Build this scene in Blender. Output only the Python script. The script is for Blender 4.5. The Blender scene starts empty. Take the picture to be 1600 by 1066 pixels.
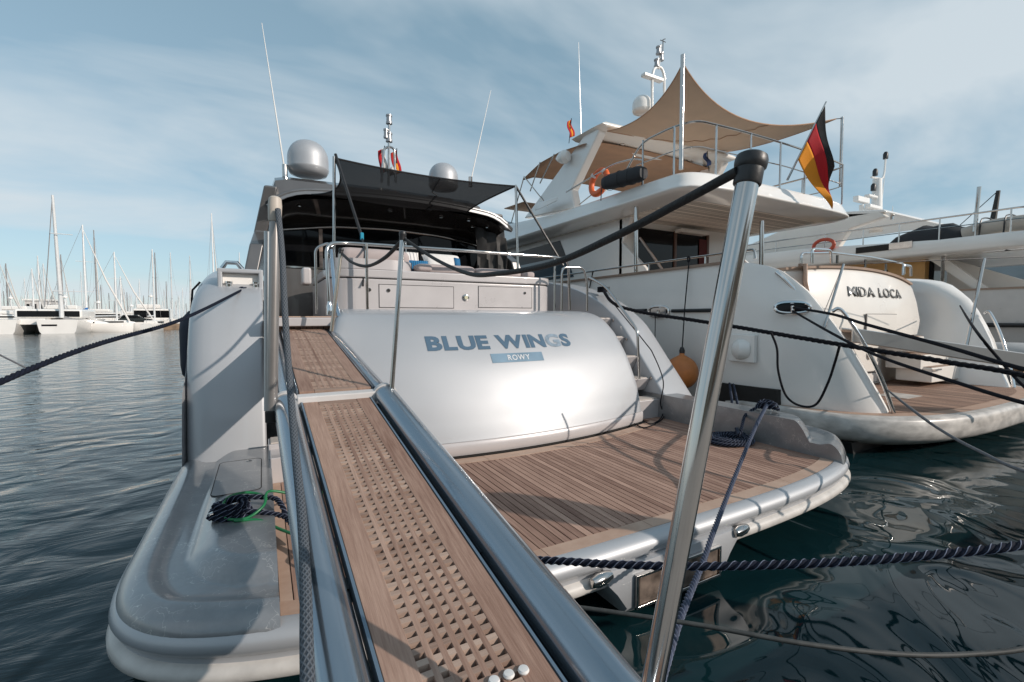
import bpy, bmesh, math, random
from mathutils import Vector, Matrix, noise
random.seed(7)
SC = bpy.context.scene
COL = SC.collection
R = math.radians

# ------------------------------------------------------------------ camera
F, HZ, VPX, HC = 711.0, 497.0, 410.0, 1.95          # focal length in px of the 1600 px wide photograph
PIT = math.atan((533 - HZ) / F)
YAW = math.atan((800 - VPX) / F * math.cos(PIT))
cam = bpy.data.objects.new('camera', bpy.data.cameras.new('camera'))
COL.objects.link(cam)
cam.location = (0, 0, HC)
cam.rotation_euler = (math.pi / 2 - PIT, 0, -YAW)
cam.data.sensor_width = 36
cam.data.lens = F / 1600 * 36
cam.data.clip_start = 0.05
cam.data.clip_end = 20000
SC.camera = cam
SC.render.resolution_x, SC.render.resolution_y = 1024, 682

# ------------------------------------------------------------------ light
SUN = Vector((0.56, -0.70, 0.41)).normalized()
ELEV = math.asin(SUN.z)
AZ = math.atan2(SUN.x, SUN.y)
W = bpy.data.worlds.new('World')
SC.world = W
W.use_nodes = True
nt = W.node_tree
nt.nodes.clear()
def N(t, kind, **kw):
    n = t.nodes.new(kind)
    for k, v in kw.items():
        if k in n.inputs.keys() if hasattr(n.inputs, 'keys') else False:
            n.inputs[k].default_value = v
        else:
            setattr(n, k, v)
    return n
def L(t, a, b): t.links.new(a, b)
out = N(nt, 'ShaderNodeOutputWorld')
bg = N(nt, 'ShaderNodeBackground')
bg.inputs['Strength'].default_value = 0.15
sky = N(nt, 'ShaderNodeTexSky')
sky.sky_type = 'NISHITA'
sky.sun_disc = False
sky.sun_elevation = ELEV
sky.sun_rotation = AZ
sky.altitude = 0
sky.air_density = 1.0
sky.dust_density = 0.25
sky.ozone_density = 2.2
# thin cirrus: a flat layer above the whole place (direction divided by its height)
tc = N(nt, 'ShaderNodeTexCoord')
sep = N(nt, 'ShaderNodeSeparateXYZ')
L(nt, tc.outputs['Generated'], sep.inputs[0])
mx = N(nt, 'ShaderNodeMath', operation='MAXIMUM'); mx.inputs[1].default_value = 0.0
L(nt, sep.outputs['Z'], mx.inputs[0])
ad = N(nt, 'ShaderNodeMath', operation='ADD'); ad.inputs[1].default_value = 0.16
L(nt, mx.outputs[0], ad.inputs[0])
comb = N(nt, 'ShaderNodeCombineXYZ')
for i, ax in enumerate('XY'):
    d = N(nt, 'ShaderNodeMath', operation='DIVIDE')
    L(nt, sep.outputs[ax], d.inputs[0]); L(nt, ad.outputs[0], d.inputs[1])
    L(nt, d.outputs[0], comb.inputs[i])
mp = N(nt, 'ShaderNodeMapping')
mp.inputs['Rotation'].default_value = (0, 0, R(-38))
mp.inputs['Scale'].default_value = (0.65, 1.1, 1)
mp.inputs['Location'].default_value = (0.35, 0.1, 0)
L(nt, comb.outputs[0], mp.inputs[0])
nz = N(nt, 'ShaderNodeTexNoise')
nz.inputs['Scale'].default_value = 1.0
nz.inputs['Detail'].default_value = 5.5
nz.inputs['Roughness'].default_value = 0.55
nz.inputs['Distortion'].default_value = 0.5
L(nt, mp.outputs[0], nz.inputs['Vector'])
rp = N(nt, 'ShaderNodeValToRGB')
rp.color_ramp.elements[0].position = 0.40; rp.color_ramp.elements[0].color = (0, 0, 0, 1)
rp.color_ramp.elements[1].position = 0.66; rp.color_ramp.elements[1].color = (0.85, 0.85, 0.85, 1)
L(nt, nz.outputs['Fac'], rp.inputs[0])
mixc = N(nt, 'ShaderNodeMix', data_type='RGBA')
L(nt, rp.outputs[0], mixc.inputs[0])
hs = N(nt, 'ShaderNodeHueSaturation')
hs.inputs['Hue'].default_value = 0.482
hs.inputs['Saturation'].default_value = 0.68
hs.inputs['Value'].default_value = 1.0
L(nt, sky.outputs[0], hs.inputs['Color'])
even = N(nt, 'ShaderNodeMix', data_type='RGBA'); even.inputs[0].default_value = 0.62
L(nt, hs.outputs[0], even.inputs[6]); even.inputs[7].default_value = (1.45, 2.42, 3.08, 1)
L(nt, even.outputs[2], mixc.inputs[6])
mixc.inputs[7].default_value = (4.1, 4.55, 4.85, 1)
L(nt, mixc.outputs[2], bg.inputs['Color'])
L(nt, bg.outputs[0], out.inputs['Surface'])
sl = bpy.data.lights.new('sun', 'SUN')
sl.energy = 3.3
sl.angle = R(0.53)
sl.color = (1.0, 0.90, 0.80)
so = bpy.data.objects.new('sun', sl)
COL.objects.link(so)
so.rotation_euler = SUN.to_track_quat('Z', 'Y').to_euler()
so.location = SUN * 40
SC.view_settings.view_transform = 'Standard'
SC.view_settings.look = 'None'
SC.view_settings.exposure = 0.12
SC.view_settings.gamma = 1.0
SC.view_settings.use_curve_mapping = False
SC.cycles.use_denoising = True
SC.cycles.max_bounces = 8
SC.cycles.glossy_bounces = 4
SC.cycles.transparent_max_bounces = 8
SC.cycles.sample_clamp_indirect = 40
SC.cycles.blur_glossy = 1.5

# ------------------------------------------------------------------ photograph pixel -> direction -> point on a known plane
def ray(u, v):
    x, y = (u - 800) / F, (533 - v) / F
    zf = math.cos(PIT) + y * math.sin(PIT)
    zu = y * math.cos(PIT) - math.sin(PIT)
    return Vector((zf * math.sin(YAW) + x * math.cos(YAW), zf * math.cos(YAW) - x * math.sin(YAW), zu))
CAM = Vector((0, 0, HC))
def atx(u, v, x): r = ray(u, v); return CAM + r * (x / r.x)
def aty(u, v, y): r = ray(u, v); return CAM + r * (y / r.y)
def atz(u, v, z): r = ray(u, v); return CAM + r * ((z - HC) / r.z)
def atd(u, v, d): return CAM + ray(u, v) * d           # d: depth along the view axis

# ------------------------------------------------------------------ materials
MATS = {}
def mat(name, col, rough=0.5, metal=0.0, coat=0.0, var=0.08, vscale=3.0, bump=0.0, bscale=40.0, alpha=1.0, trans=0.0,
        rvar=0.1, stretch=(1, 1, 1), spec=0.5, ior=1.5, emis=None, objrand=0.0, coord='Object'):
    if name in MATS: return MATS[name]
    m = bpy.data.materials.new(name); m.use_nodes = True
    t = m.node_tree; b = t.nodes['Principled BSDF']
    b.inputs['Base Color'].default_value = (*col, 1)
    b.inputs['Roughness'].default_value = rough
    b.inputs['Metallic'].default_value = metal
    b.inputs['Coat Weight'].default_value = coat
    b.inputs['Coat Roughness'].default_value = 0.06
    b.inputs['Alpha'].default_value = alpha
    b.inputs['Transmission Weight'].default_value = trans
    b.inputs['Specular IOR Level'].default_value = spec
    b.inputs['IOR'].default_value = ior
    c = N(t, 'ShaderNodeTexCoord'); mpn = N(t, 'ShaderNodeMapping')
    mpn.inputs['Scale'].default_value = stretch
    L(t, c.outputs[coord], mpn.inputs[0])
    n = N(t, 'ShaderNodeTexNoise'); n.inputs['Scale'].default_value = vscale; n.inputs['Detail'].default_value = 6
    L(t, mpn.outputs[0], n.inputs['Vector'])
    if var > 0:
        mr = N(t, 'ShaderNodeMapRange')
        mr.inputs[1].default_value = 0.3; mr.inputs[2].default_value = 0.7
        mr.inputs[3].default_value = 1 - var; mr.inputs[4].default_value = 1 + var
        L(t, n.outputs['Fac'], mr.inputs[0])
        vm = N(t, 'ShaderNodeVectorMath', operation='SCALE'); vm.inputs[0].default_value = col
        last = mr.outputs[0]
        if objrand > 0:
            oi = N(t, 'ShaderNodeObjectInfo'); m2 = N(t, 'ShaderNodeMapRange')
            m2.inputs[3].default_value = 1 - objrand; m2.inputs[4].default_value = 1 + objrand
            L(t, oi.outputs['Random'], m2.inputs[0])
            mu = N(t, 'ShaderNodeMath', operation='MULTIPLY'); L(t, last, mu.inputs[0]); L(t, m2.outputs[0], mu.inputs[1]); last = mu.outputs[0]
        L(t, last, vm.inputs['Scale']); L(t, vm.outputs[0], b.inputs['Base Color'])
        r2 = N(t, 'ShaderNodeMapRange'); r2.inputs[1].default_value = 0.3; r2.inputs[2].default_value = 0.7
        r2.inputs[3].default_value = max(0.02, rough * (1 - rvar)); r2.inputs[4].default_value = min(1, rough * (1 + rvar))
        L(t, n.outputs['Fac'], r2.inputs[0]); L(t, r2.outputs[0], b.inputs['Roughness'])
    if bump > 0:
        n2 = N(t, 'ShaderNodeTexNoise'); n2.inputs['Scale'].default_value = bscale; n2.inputs['Detail'].default_value = 5
        L(t, mpn.outputs[0], n2.inputs['Vector'])
        bp = N(t, 'ShaderNodeBump'); bp.inputs['Strength'].default_value = bump; bp.inputs['Distance'].default_value = 0.01
        L(t, n2.outputs['Fac'], bp.inputs['Height']); L(t, bp.outputs[0], b.inputs['Normal'])
    if emis: b.inputs['Emission Color'].default_value = (*emis, 1); b.inputs['Emission Strength'].default_value = 1
    MATS[name] = m
    return m
def teak(name, c1, c2, stretch, lines=0.0, axis='X'):
    m = bpy.data.materials.new(name); m.use_nodes = True
    t = m.node_tree; b = t.nodes['Principled BSDF']
    c = N(t, 'ShaderNodeTexCoord'); oi = N(t, 'ShaderNodeObjectInfo')
    av = N(t, 'ShaderNodeVectorMath', operation='ADD')
    sc = N(t, 'ShaderNodeVectorMath', operation='SCALE'); sc.inputs[0].default_value = (7.3, 3.1, 5.7)
    L(t, oi.outputs['Random'], sc.inputs['Scale'])
    L(t, c.outputs['Object'], av.inputs[0]); L(t, sc.outputs[0], av.inputs[1])
    mpn = N(t, 'ShaderNodeMapping'); mpn.inputs['Scale'].default_value = stretch
    L(t, av.outputs[0], mpn.inputs[0])
    n = N(t, 'ShaderNodeTexNoise'); n.inputs['Scale'].default_value = 1.0; n.inputs['Detail'].default_value = 8; n.inputs['Roughness'].default_value = 0.65
    L(t, mpn.outputs[0], n.inputs['Vector'])
    n3 = N(t, 'ShaderNodeTexNoise'); n3.inputs['Scale'].default_value = 2.2; n3.inputs['Detail'].default_value = 4
    L(t, av.outputs[0], n3.inputs['Vector'])
    ad_ = N(t, 'ShaderNodeMath', operation='ADD'); L(t, n.outputs['Fac'], ad_.inputs[0])
    m3 = N(t, 'ShaderNodeMapRange'); m3.inputs[3].default_value = -0.17; m3.inputs[4].default_value = 0.17
    L(t, oi.outputs['Random'], m3.inputs[0]); L(t, m3.outputs[0], ad_.inputs[1])
    a2 = N(t, 'ShaderNodeMath', operation='MULTIPLY_ADD'); a2.inputs[1].default_value = 0.6; L(t, n3.outputs['Fac'], a2.inputs[0])
    s2 = N(t, 'ShaderNodeMath', operation='SUBTRACT'); s2.inputs[1].default_value = 0.3
    L(t, ad_.outputs[0], s2.inputs[0]); L(t, s2.outputs[0], a2.inputs[2])
    rr = N(t, 'ShaderNodeValToRGB')
    rr.color_ramp.elements[0].position = 0.15; rr.color_ramp.elements[0].color = (*c1, 1)
    rr.color_ramp.elements[1].position = 0.85; rr.color_ramp.elements[1].color = (*c2, 1)
    L(t, a2.outputs[0], rr.inputs[0])
    colout = rr.outputs[0]
    if lines:
        sx = N(t, 'ShaderNodeSeparateXYZ'); L(t, c.outputs['Object'], sx.inputs[0])
        dv = N(t, 'ShaderNodeMath', operation='DIVIDE'); dv.inputs[1].default_value = lines; L(t, sx.outputs[axis], dv.inputs[0])
        fr = N(t, 'ShaderNodeMath', operation='FRACT'); L(t, dv.outputs[0], fr.inputs[0])
        fl = N(t, 'ShaderNodeMath', operation='FLOOR'); L(t, dv.outputs[0], fl.inputs[0])
        wn = N(t, 'ShaderNodeTexWhiteNoise', noise_dimensions='1D'); L(t, fl.outputs[0], wn.inputs['W'])
        mv = N(t, 'ShaderNodeMapRange'); mv.inputs[3].default_value = 0.7; mv.inputs[4].default_value = 1.25; L(t, wn.outputs['Value'], mv.inputs[0])
        sc2 = N(t, 'ShaderNodeVectorMath', operation='SCALE'); L(t, colout, sc2.inputs[0]); L(t, mv.outputs[0], sc2.inputs['Scale'])
        lt = N(t, 'ShaderNodeMath', operation='LESS_THAN'); lt.inputs[1].default_value = 0.1; L(t, fr.outputs[0], lt.inputs[0])
        mm = N(t, 'ShaderNodeMix', data_type='RGBA'); L(t, lt.outputs[0], mm.inputs[0]); L(t, sc2.outputs[0], mm.inputs[6]); mm.inputs[7].default_value = (0.02, 0.017, 0.015, 1)
        colout = mm.outputs[2]
    L(t, colout, b.inputs['Base Color'])
    b.inputs['Roughness'].default_value = 0.75
    b.inputs['Specular IOR Level'].default_value = 0.25
    bp = N(t, 'ShaderNodeBump'); bp.inputs['Strength'].default_value = 0.35; bp.inputs['Distance'].default_value = 0.004
    L(t, n.outputs['Fac'], bp.inputs['Height']); L(t, bp.outputs[0], b.inputs['Normal'])
    MATS[name] = m
    return m
SILVER = mat('silver_paint', (0.42, 0.43, 0.45), 0.5, 0.35, 0.5, var=0.03, vscale=1.2)
def worn_silver():
    m = bpy.data.materials.new('worn_silver_paint'); m.use_nodes = True
    t = m.node_tree; b = t.nodes['Principled BSDF']
    c = N(t, 'ShaderNodeTexCoord')
    n = N(t, 'ShaderNodeTexNoise'); n.inputs['Scale'].default_value = 6; n.inputs['Detail'].default_value = 9; n.inputs['Roughness'].default_value = 0.7
    L(t, c.outputs['Object'], n.inputs['Vector'])
    v = N(t, 'ShaderNodeTexVoronoi'); v.feature = 'DISTANCE_TO_EDGE'; v.inputs['Scale'].default_value = 5
    n2 = N(t, 'ShaderNodeTexNoise'); n2.inputs['Scale'].default_value = 7; n2.inputs['Detail'].default_value = 3
    L(t, c.outputs['Object'], n2.inputs['Vector'])
    mixv = N(t, 'ShaderNodeMix', data_type='VECTOR'); mixv.inputs[0].default_value = 0.45
    L(t, c.outputs['Object'], mixv.inputs[4]); L(t, n2.outputs['Color'], mixv.inputs[5]); L(t, mixv.outputs[1], v.inputs['Vector'])
    lt = N(t, 'ShaderNodeMapRange'); lt.inputs[1].default_value = 0.0; lt.inputs[2].default_value = 0.012; lt.inputs[3].default_value = 1; lt.inputs[4].default_value = 0
    L(t, v.outputs['Distance'], lt.inputs[0])
    gate = N(t, 'ShaderNodeMapRange'); gate.inputs[1].default_value = 0.42; gate.inputs[2].default_value = 0.6; L(t, n.outputs['Fac'], gate.inputs[0])
    mu = N(t, 'ShaderNodeMath', operation='MULTIPLY'); L(t, lt.outputs[0], mu.inputs[0]); L(t, gate.outputs[0], mu.inputs[1])
    rr = N(t, 'ShaderNodeValToRGB')
    rr.color_ramp.elements[0].position = 0.3; rr.color_ramp.elements[0].color = (0.225, 0.23, 0.24, 1)
    rr.color_ramp.elements[1].position = 0.7; rr.color_ramp.elements[1].color = (0.30, 0.305, 0.315, 1)
    L(t, n.outputs['Fac'], rr.inputs[0])
    mm = N(t, 'ShaderNodeMix', data_type='RGBA'); L(t, mu.outputs[0], mm.inputs[0]); L(t, rr.outputs[0], mm.inputs[6]); mm.inputs[7].default_value = (0.6, 0.58, 0.56, 1)
    L(t, mm.outputs[2], b.inputs['Base Color'])
    b.inputs['Metallic'].default_value = 0.45
    r2 = N(t, 'ShaderNodeMapRange'); r2.inputs[3].default_value = 0.22; r2.inputs[4].default_value = 0.45; L(t, n.outputs['Fac'], r2.inputs[0])
    L(t, r2.outputs[0], b.inputs['Roughness'])
    b.inputs['Coat Weight'].default_value = 0.6; b.inputs['Coat Roughness'].default_value = 0.1
    MATS['worn'] = m
    return m
WORN = worn_silver()
DSILVER = mat('dark_silver_paint', (0.13, 0.125, 0.125), 0.33, 0.5, 0.8, var=0.04)
STEEL = mat('stainless_steel', (0.52, 0.495, 0.475), 0.12, 1.0, var=0.05, vscale=8, rvar=0.35)
CHROME = mat('polished_steel', (0.72, 0.71, 0.70), 0.07, 1.0, var=0.03)
TUBEM = mat('anodised_tube', (0.28, 0.33, 0.38), 0.22, 0.85, 0.3, var=0.06, vscale=5, rvar=0.3, stretch=(1, .2, 1))
LGREY = mat('light_grey_gelcoat', (0.52, 0.49, 0.49), 0.3, 0.15, 0.5, var=0.03)
WHITE = mat('white_gelcoat', (0.83, 0.80, 0.765), 0.24, 0.0, 0.5, var=0.04, vscale=0.9)
CREAM = mat('cream_gelcoat', (0.77, 0.73, 0.68), 0.3, 0.0, 0.3, var=0.04, vscale=1.2)
RUB = mat('cream_rub_rail', (0.55, 0.52, 0.49), 0.45, 0.0, 0.1, var=0.14, vscale=7, bump=0.1)
BLACKG = mat('black_glass', (0.006, 0.0065, 0.008), 0.04, 0.0, 0.0, var=0.0, spec=0.2)
REFLBLUE = mat('blue_reflection', (0.035, 0.065, 0.09), 0.05, 0.2, 0.6, var=0.0)  # colour of the reflection painted on the saloon windows
BLACK = mat('black_rubber', (0.018, 0.018, 0.02), 0.42, var=0.2, vscale=9, bump=0.1)
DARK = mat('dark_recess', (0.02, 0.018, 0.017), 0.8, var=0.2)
ANTIF = mat('black_antifouling', (0.012, 0.013, 0.014), 0.6, var=0.3, vscale=5)
NAVY = mat('navy_rope', (0.010, 0.013, 0.024), 0.8, var=0.3, vscale=60, bump=0.4, bscale=300, spec=0.12)
ROPEB = mat('black_rope', (0.016, 0.016, 0.02), 0.8, var=0.3, vscale=60, bump=0.4, bscale=300, spec=0.12)
ROPEW = mat('pale_rope_strand', (0.15, 0.17, 0.23), 0.8, var=0.2, vscale=60, spec=0.12)
GREYROPE = mat('grey_rope', (0.17, 0.17, 0.18), 0.85, var=0.25, vscale=90, bump=0.5, bscale=300, spec=0.12)
GREEN = mat('green_hose', (0.01, 0.16, 0.055), 0.4, var=0.12, vscale=20)
CUSH = mat('mauve_grey_upholstery', (0.40, 0.34, 0.33), 0.85, var=0.06, vscale=12, bump=0.2, bscale=200)
CUSHW = mat('white_cotton', (0.72, 0.69, 0.66), 0.9, var=0.05, vscale=30, bump=0.3, bscale=150)
BLUEC = mat('blue_cotton', (0.02, 0.14, 0.30), 0.85, var=0.1, vscale=30, bump=0.3, bscale=150)
GMESH = mat('grey_shade_mesh', (0.032, 0.031, 0.032), 0.8, var=0.08, vscale=4, alpha=0.95, bump=0.1, bscale=400)
BMESH = mat('tan_shade_cloth', (0.50, 0.37, 0.27), 0.8, var=0.05, vscale=3)
BROWN = mat('brown_canvas', (0.42, 0.26, 0.17), 0.8, var=0.08, vscale=3)
ORANGE = mat('orange_fender_vinyl', (0.50, 0.17, 0.045), 0.5, var=0.1, vscale=9)
LIFE = mat('orange_life_ring', (0.72, 0.13, 0.03), 0.5, var=0.06)
REDL = mat('red_life_ring', (0.50, 0.08, 0.04), 0.5, var=0.06)
NAME = mat('blue_grey_lettering', (0.085, 0.145, 0.21), 0.35, 0.2, 0.3, var=0.05)
NAMEF = mat('faded_lettering', (0.25, 0.31, 0.37), 0.35, 0.2, 0.3, var=0.2, vscale=20)
OCHRE = mat('ochre_varnish', (0.50, 0.27, 0.08), 0.35, 0, 0.4, var=0.1, vscale=4)
REDW = mat('dark_red_curtain', (0.11, 0.02, 0.02), 0.8)
CONC = mat('concrete', (0.32, 0.30, 0.28), 0.9, var=0.15, vscale=2, bump=0.3)
STONE = mat('brown_stone', (0.27, 0.19, 0.13), 0.9, var=0.3, vscale=1.5)
HILL = mat('hazy_hill', (0.20, 0.21, 0.21), 1.0, var=0.25, vscale=0.02)
ALU = mat('white_mast', (0.70, 0.70, 0.70), 0.4, 0.1, var=0.05)
DMAST = mat('grey_mast', (0.25, 0.24, 0.24), 0.5, 0.1, var=0.1)
SAILB = mat('blue_sail_cover', (0.01, 0.12, 0.35), 0.8)
BEIGE = mat('beige_plastic', (0.50, 0.44, 0.38), 0.5, var=0.06)
FBLK = mat('flag_black', (0.014, 0.014, 0.016), 0.9, var=0.1)
FRED = mat('flag_red', (0.42, 0.012, 0.02), 0.9, var=0.06)
FGOLD = mat('flag_gold', (0.74, 0.27, 0.02), 0.9, var=0.05)
BLUEF = mat('flag_blue', (0.05, 0.09, 0.22), 0.9)
TEAK = teak('weathered_teak', (0.19, 0.107, 0.080), (0.47, 0.305, 0.235), (90, 2.5, 20))
TEAKB = teak('gangway_teak', (0.175, 0.097, 0.071), (0.42, 0.285, 0.222), (110, 3, 30))
TEAKX = teak('teak_cross', (0.19, 0.12, 0.092), (0.42, 0.31, 0.25), (4, 60, 30))
TEAKM = teak('pale_teak_margin', (0.36, 0.23, 0.17), (0.50, 0.36, 0.28), (6, 8, 6))
TEAKL = teak('planked_teak', (0.21, 0.125, 0.09), (0.42, 0.28, 0.21), (60, 2, 20), lines=0.06)
CEIL = teak('slatted_headlining', (0.70, 0.64, 0.57), (0.76, 0.70, 0.63), (1, 1, 1), lines=0.11, axis='Y')
TEAKC = teak('teak_cap', (0.24, 0.17, 0.13), (0.38, 0.28, 0.22), (20, 3, 20))

# ------------------------------------------------------------------ mesh helpers
class MB:
    def __init__(s): s.v = []; s.f = []
    def add(s, vs, fs):
        o = len(s.v); s.v += [tuple(p) for p in vs]; s.f += [tuple(i + o for i in f) for f in fs]; return s
    def box(s, x0, x1, y0, y1, z0, z1):
        return s.add([(x, y, z) for z in (z0, z1) for y in (y0, y1) for x in (x0, x1)],
                     [(0, 2, 3, 1), (4, 5, 7, 6), (0, 1, 5, 4), (2, 6, 7, 3), (0, 4, 6, 2), (1, 3, 7, 5)])
    def hexa(s, p):       # 8 corners ordered like box()
        return s.add(p, [(0, 2, 3, 1), (4, 5, 7, 6), (0, 1, 5, 4), (2, 6, 7, 3), (0, 4, 6, 2), (1, 3, 7, 5)])
    def loft(s, rings, closed=True, cap0=False, cap1=False):
        n = len(rings[0]); vs = [p for r in rings for p in r]; fs = []
        for i in range(len(rings) - 1):
            for j in range(n if closed else n - 1):
                k = (j + 1) % n
                fs.append((i * n + j, i * n + k, (i + 1) * n + k, (i + 1) * n + j))
        if cap0: fs.append(tuple(reversed(range(n))))
        if cap1: fs.append(tuple(range((len(rings) - 1) * n, len(rings) * n)))
        return s.add(vs, fs)
    def tube(s, pts, r, n=10, caps=True, closed=False):
        pts = [Vector(p) for p in pts]; m = len(pts); rings = []
        rs = r if isinstance(r, (list, tuple)) else [r] * m
        up = None
        for i in range(m):
            a = pts[(i - 1) % m] if closed or i > 0 else pts[0]
            b = pts[(i + 1) % m] if closed or i < m - 1 else pts[-1]
            t = (b - a)
            if t.length < 1e-9: t = Vector((0, 0, 1))
            t.normalize()
            if up is None:
                up = Vector((0, 0, 1)) if abs(t.z) < 0.9 else Vector((1, 0, 0))
            up = (up - t * up.dot(t)).normalized(); sd = t.cross(up)
            rings.append([pts[i] + (sd * math.cos(2 * math.pi * k / n) + up * math.sin(2 * math.pi * k / n)) * rs[i] for k in range(n)])
        if closed: rings.append(rings[0])
        return s.loft(rings, True, caps and not closed, caps and not closed)
    def lathe(s, prof, c, n=24, axis=(0, 0, 1)):
        ax = Vector(axis).normalized(); q = Vector((0, 0, 1)).rotation_difference(ax); c = Vector(c)
        rings = [[c + q @ Vector((r * math.cos(2 * math.pi * k / n), r * math.sin(2 * math.pi * k / n), z)) for k in range(n)] for r, z in prof]
        return s.loft(rings, True, prof[0][0] > 1e-5, prof[-1][0] > 1e-5)
    def prism(s, poly, a, b, fn):   # poly of 2d points, fn(p, h) -> 3d
        n = len(poly)
        return s.add([fn(p, a) for p in poly] + [fn(p, b) for p in poly],
                     [tuple(range(n - 1, -1, -1)), tuple(range(n, 2 * n))] + [(i, (i + 1) % n, n + (i + 1) % n, n + i) for i in range(n)])
    def build(s, name, m, parent=None, smooth=True, angle=35, bevel=0.0, seg=2, sub=0, solid=0.0):
        me = bpy.data.meshes.new(name)
        me.from_pydata(s.v, [], s.f); me.validate()
        bm = bmesh.new(); bm.from_mesh(me)
        bmesh.ops.remove_doubles(bm, verts=bm.verts, dist=1e-5)
        bmesh.ops.recalc_face_normals(bm, faces=bm.faces)
        bm.to_mesh(me); bm.free()
        if smooth:
            me.polygons.foreach_set('use_smooth', [True] * len(me.polygons))
            me.set_sharp_from_angle(angle=R(angle))
        me.materials.append(m)
        o = bpy.data.objects.new(name, me); COL.objects.link(o)
        if parent: o.parent = parent
        if solid: md = o.modifiers.new('solid', 'SOLIDIFY'); md.thickness = solid
        if sub: md = o.modifiers.new('sub', 'SUBSURF'); md.levels = sub; md.render_levels = sub
        if bevel:
            md = o.modifiers.new('bevel', 'BEVEL'); md.width = bevel; md.segments = seg; md.limit_method = 'ANGLE'; md.angle_limit = R(40); md.harden_normals = True
        return o
def tag(o, label, cat=None, group=None, kind=None):
    if label: o['label'] = label
    if cat: o['category'] = cat
    if group: o['group'] = group
    if kind: o['kind'] = kind
    return o
def thing(name, label, cat, group=None, loc=(0, 0, 0)):
    o = bpy.data.objects.new(name, None); COL.objects.link(o); o.empty_display_size = 0.1
    o.location = loc
    return tag(o, label, cat, group)
def smoothpath(pts, n=8):
    P = [Vector(p) for p in pts]; P = [P[0] * 2 - P[1]] + P + [P[-1] * 2 - P[-2]]; o = []
    for i in range(1, len(P) - 2):
        for k in range(n):
            t = k / n; a, b, c, d = P[i - 1:i + 3]
            o.append(0.5 * ((2 * b) + (c - a) * t + (2 * a - 5 * b + 4 * c - d) * t * t + (3 * b - a - 3 * c + d) * t ** 3))
    return o + [P[-2]]
def sag(a, b, drop, n=24):
    a, b = Vector(a), Vector(b)
    return [a.lerp(b, i / n) - Vector((0, 0, drop * 4 * (i / n) * (1 - i / n))) for i in range(n + 1)]
def resample(pts, step):
    o = [pts[0].copy()]; acc = 0
    for a, b in zip(pts, pts[1:]):
        d = (b - a).length
        while acc + d >= step and d > 1e-9:
            a = a.lerp(b, (step - acc) / d); o.append(a.copy()); d = (b - a).length; acc = 0
        acc += d
    return o
def strands(pts, r, pitch=None, n=3, step=None, sides=6):
    """laid rope: n helical strands round a path; returns list of point lists"""
    pitch = pitch or r * 7
    P = resample([Vector(p) for p in pts], step or pitch / 9)
    fr = []; up = None; dist = 0; outp = [[] for _ in range(n)]
    for i, p in enumerate(P):
        t = (P[min(i + 1, len(P) - 1)] - P[max(i - 1, 0)]).normalized()
        if up is None: up = Vector((0, 0, 1)) if abs(t.z) < .9 else Vector((1, 0, 0))
        up = (up - t * up.dot(t)).normalized(); sd = t.cross(up)
        if i: dist += (p - P[i - 1]).length
        for k in range(n):
            a = 2 * math.pi * (dist / pitch + k / n)
            outp[k].append(p + (sd * math.cos(a) + up * math.sin(a)) * r * 0.52)
    return outp
def laid_rope(name, label, pts, r, m=None, cat='rope', group=None, tracer=ROPEW, parent=None, tr=None):
    m = m or NAVY
    st = strands(pts, r)
    mb = MB()
    for s_ in st: mb.tube(s_, r * 0.56, 7)
    o = mb.build(name, m, parent, angle=80)
    if label: tag(o, label, cat, group)
    if tracer:                       # pale tracer yarns lying in the outside of each strand
        mb = MB(); ff = strands(pts, r * 2.06, pitch=r * 7, step=r * 7 / 9)
        for s_ in ff[:3]: mb.tube(s_, r * (tr or 0.11), 4)
        mb.build('tracer_yarn', tracer, o, angle=80)
    return o
def plain_rope(name, label, pts, r, m=ROPEB, cat='rope', group=None, n=8, parent=None):
    o = MB().tube(pts, r, n).build(name, m, parent, angle=80)
    if label: tag(o, label, cat, group)
    return o
def sst(t):
    t = max(0.0, min(1.0, t)); return t * t * (3 - 2 * t)
def interp(tab, x):
    if x <= tab[0][0]: return tab[0][1]
    for (a, b), (c, d) in zip(tab, tab[1:]):
        if x <= c: return b + (d - b) * (x - a) / (c - a)
    return tab[-1][1]
def arcpts(c, r, a0, a1, n, fn):
    return [fn(c[0] + r * math.cos(R(a0 + (a1 - a0) * i / n)), c[1] + r * math.sin(R(a0 + (a1 - a0) * i / n))) for i in range(n + 1)]
def fillet(pts, r, n=5):
    """round the corners of a polyline"""
    P = [Vector(p) for p in pts]; o = [P[0]]
    for a, b, c in zip(P, P[1:], P[2:]):
        d = min(r, (a - b).length * .49, (c - b).length * .49)
        p, q = b + (a - b).normalized() * d, b + (c - b).normalized() * d
        for i in range(n + 1):
            t = i / n; o.append(p * (1 - t) ** 2 + b * 2 * t * (1 - t) + q * t * t)
    return o + [P[-1]]

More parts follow.
